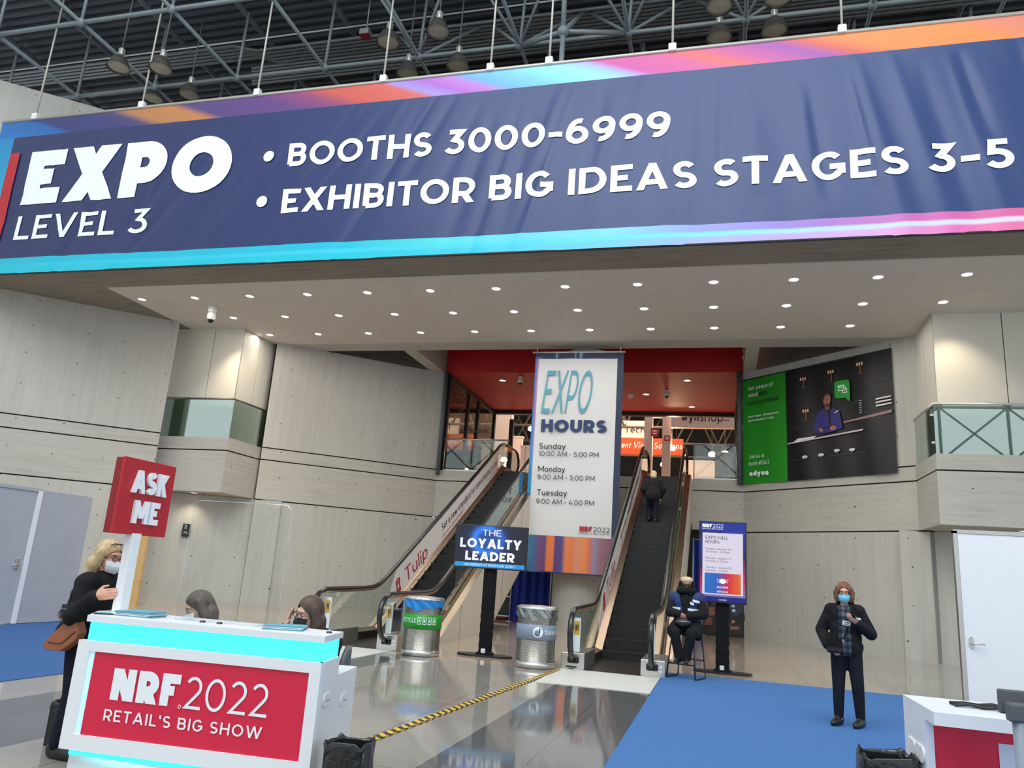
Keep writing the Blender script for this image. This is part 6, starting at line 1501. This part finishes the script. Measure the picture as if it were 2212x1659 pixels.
p.headpart('hair', mb, m_blond, lambda c: c.y < -.03 and (abs(c.x) / .085) ** 2 + ((c.z + .045) / .115) ** 2 < 1, .008, 2, disp=lambda v: v + V((0, 0, 0)) * 0 + V((v.x, v.y, 0)).normalized() * .004 * sin(40 * atan2(v.x, v.y) + v.z * 30))
p.glasses(m_shoe); g = MB(); g.tube([(-.06, -.05, .10), (-.03, -.06, .115), (.0, -.055, .11), (.03, -.06, .115), (.06, -.05, .10)], .004, 6); p.headpart('raised_glasses', g, m_shoe)
mb = MB(); torso(mb, J, .028, w=.15, d=.105); sleeves(mb, J, .02); mb.capsule((-.1, .06, .86), .12, (.1, .06, .86), .12); p.blobpart('coat', mb, m_jacket, .013, cut=lambda c: c.z < .78)
mb = MB()
for k in range(10):
    a = 2 * pi * k / 10; mb.capsule((.07 * sin(a), .0 - .07 * cos(a), 1.285 - .02 * cos(a)), .03, (.07 * sin(a + .6), .0 - .07 * cos(a + .6), 1.285 - .02 * cos(a + .6)), .03)
p.blobpart('scarf', mb, m_scarf, .011)
trousers(p, m_trous, .105, .08, .065, .95); shoes(p, m_shoe)
bg_ = thing('shoulder_bag', 'brown leather shoulder bag hanging behind the blonde woman', 'bag', (-4.55, 4.84, .86))
bp = MB().prism([(.11, .10), (.15, .02), (.13, -.03), (.02, -.115), (-.115, -.115), (-.14, -.08), (-.12, -.04), (.01, .085)], 'y', -.04, .04)
blob('bag_body', bp, m_tanb, bg_, .008, 3)
MB().tube([(.10, 0, .08), (.13, .03, .16), (.14, .07, .24), (.09, .10, .22), (.03, .08, .12), (-.02, .02, .05)], .009, 6).build('strap', m_tanb, bg_)
MB().tube([(-.10, -.043, -.06), (.02, -.046, -.06), (.12, -.043, .03)], .003, 5).build('seam', m_shoe, bg_)
rd = thing('radio', 'small black two-way radio clipped at the waist of the blonde woman', 'radio', (-4.545, 4.80, .97), 0)
MB().box((-.03, -.02, 0), (.03, .02, .10), 0, .006).build('body', m_black, rd); MB().tube([(.015, 0, .10), (.012, 0, .20)], .006, 6).build('antenna', m_black, rd); MB().tube([(.04 * cos(k * .6), -.02, .03 + .04 * sin(k * .6)) for k in range(10)], .006, 6).build('cord', m_grey, rd)

# ---- the two women seated behind the counter
def seated(label, loc, rz, hrot, hair, haircol, mask, seatname, hand_up, crz):
    J = dict(head=(0, -.10, 1.12), neck=(0, -.02, .985), shL=(.165, .0, .92), shR=(-.165, .0, .92), pelvis=(0, .08, .52), elL=(.25, -.08, .72), elR=(-.24, -.10, .74), wrL=(.10, -.30, .80), wrR=(-.10, -.30, .80),
             hipL=(.085, .04, .50), hipR=(-.085, .04, .50), knL=(.10, -.38, .50), knR=(-.10, -.38, .50), anL=(.10, -.36, .088), anR=(-.10, -.36, .088), toeL=(.10, -.50, .03), toeR=(-.10, -.50, .03))
    if hand_up: J['elR'] = (-.26, -.22, .86); J['wrR'] = (-.095, -.225, 1.00)
    dz = -loc[2]
    for k in ('anL', 'anR', 'toeL', 'toeR'): J[k] = (J[k][0], J[k][1], J[k][2] + dz)
    p = Person(label, loc, rz, J, hrot, .97); J = p.J
    hands = {'L': ((-.8, -.5, 0), (0, 0, -1), .4, 1), 'R': ((.15, .12, 1), (.7, .6, 0), .18, -1) if hand_up else ((.8, -.5, 0), (0, 0, -1), .4, -1)}
    p.body(m_skin, .009, hands); p.eyes(); p.mask(mask)
    mb = MB(); ell(mb, (0, .015, .048), (.090, .106, .095)); mb.capsule((0, .06, .03), .07, (0, .075, -.08), .066)
    for q in (-1, 1): mb.capsule((q * .068, .0, .05), .038, (q * .084, .02, -.07), .042); mb.capsule((q * .084, .02, -.07), .042, (q * .07, .03, -.16 if hair else -.11), .036); mb.capsule((q * .05, .075, -.05), .05, (q * .05, .07, -.17 if hair else -.11), .05)
    p.headpart('hair', mb, haircol, lambda c: c.y < -.03 and (abs(c.x) / .072) ** 2 + ((c.z + .035) / .112) ** 2 < 1, .008, 2)
    mb = MB(); torso(mb, J, .035, w=.16, d=.12); sleeves(mb, J, .028); p.blobpart('jacket', mb, m_jacket, .013)
    trousers(p, m_trous, .10, .08, .06, .95); shoes(p, m_shoe)
    c = thing('office_chair', seatname, 'chair', (loc[0], loc[1], 0), crz)
    MB().box((-.22, -.20, .36), (.22, .24, .40), 0, .015).build('seat', m_grey, c); b = MB(); b.grid(lambda u, v: V((.21 * (2 * u - 1), .27 - .05 * (2 * u - 1) ** 2, .46 + (.42 - .10 * (2 * u - 1) ** 6) * v)), 14, 8); o = b.build('backrest', m_grey, c); q_ = o.modifiers.new('t', 'SOLIDIFY'); q_.thickness = .03
    for x in (-.2, .2):
        for y in (-.18, .26): MB().tube([(x, y, 0), (x, y, .38)], .014, 6).build('leg', m_black, c)
    return p
p = seated('grey-haired woman in white mask and navy jacket looking down behind the acrylic screen', (-3.88, 5.56, -.045), radians(-34), (radians(22), 0, radians(-10)), 0, m_greyh, m_maskw, 'grey chair under the grey-haired woman behind the counter', False, radians(-40))
mb = MB()
for k in range(12):
    a = 2 * pi * k / 12; mb.capsule((.072 * sin(a), -.01 - .072 * cos(a), .975 - .03 * cos(a)), .032, (.072 * sin(a + .5), -.01 - .072 * cos(a + .5), .975 - .03 * cos(a + .5)), .032)
p.blobpart('knit_collar', mb, m_knit, .011)
p = seated('brown-haired woman with glasses and black mask holding a hand to her cheek', (-2.93, 5.56, -.015), radians(-26), (radians(8), radians(8), 0), 1, m_dbrown, m_maskk, 'grey chair under the woman with glasses behind the counter', True, radians(-66))
p.glasses(m_trous, .024)
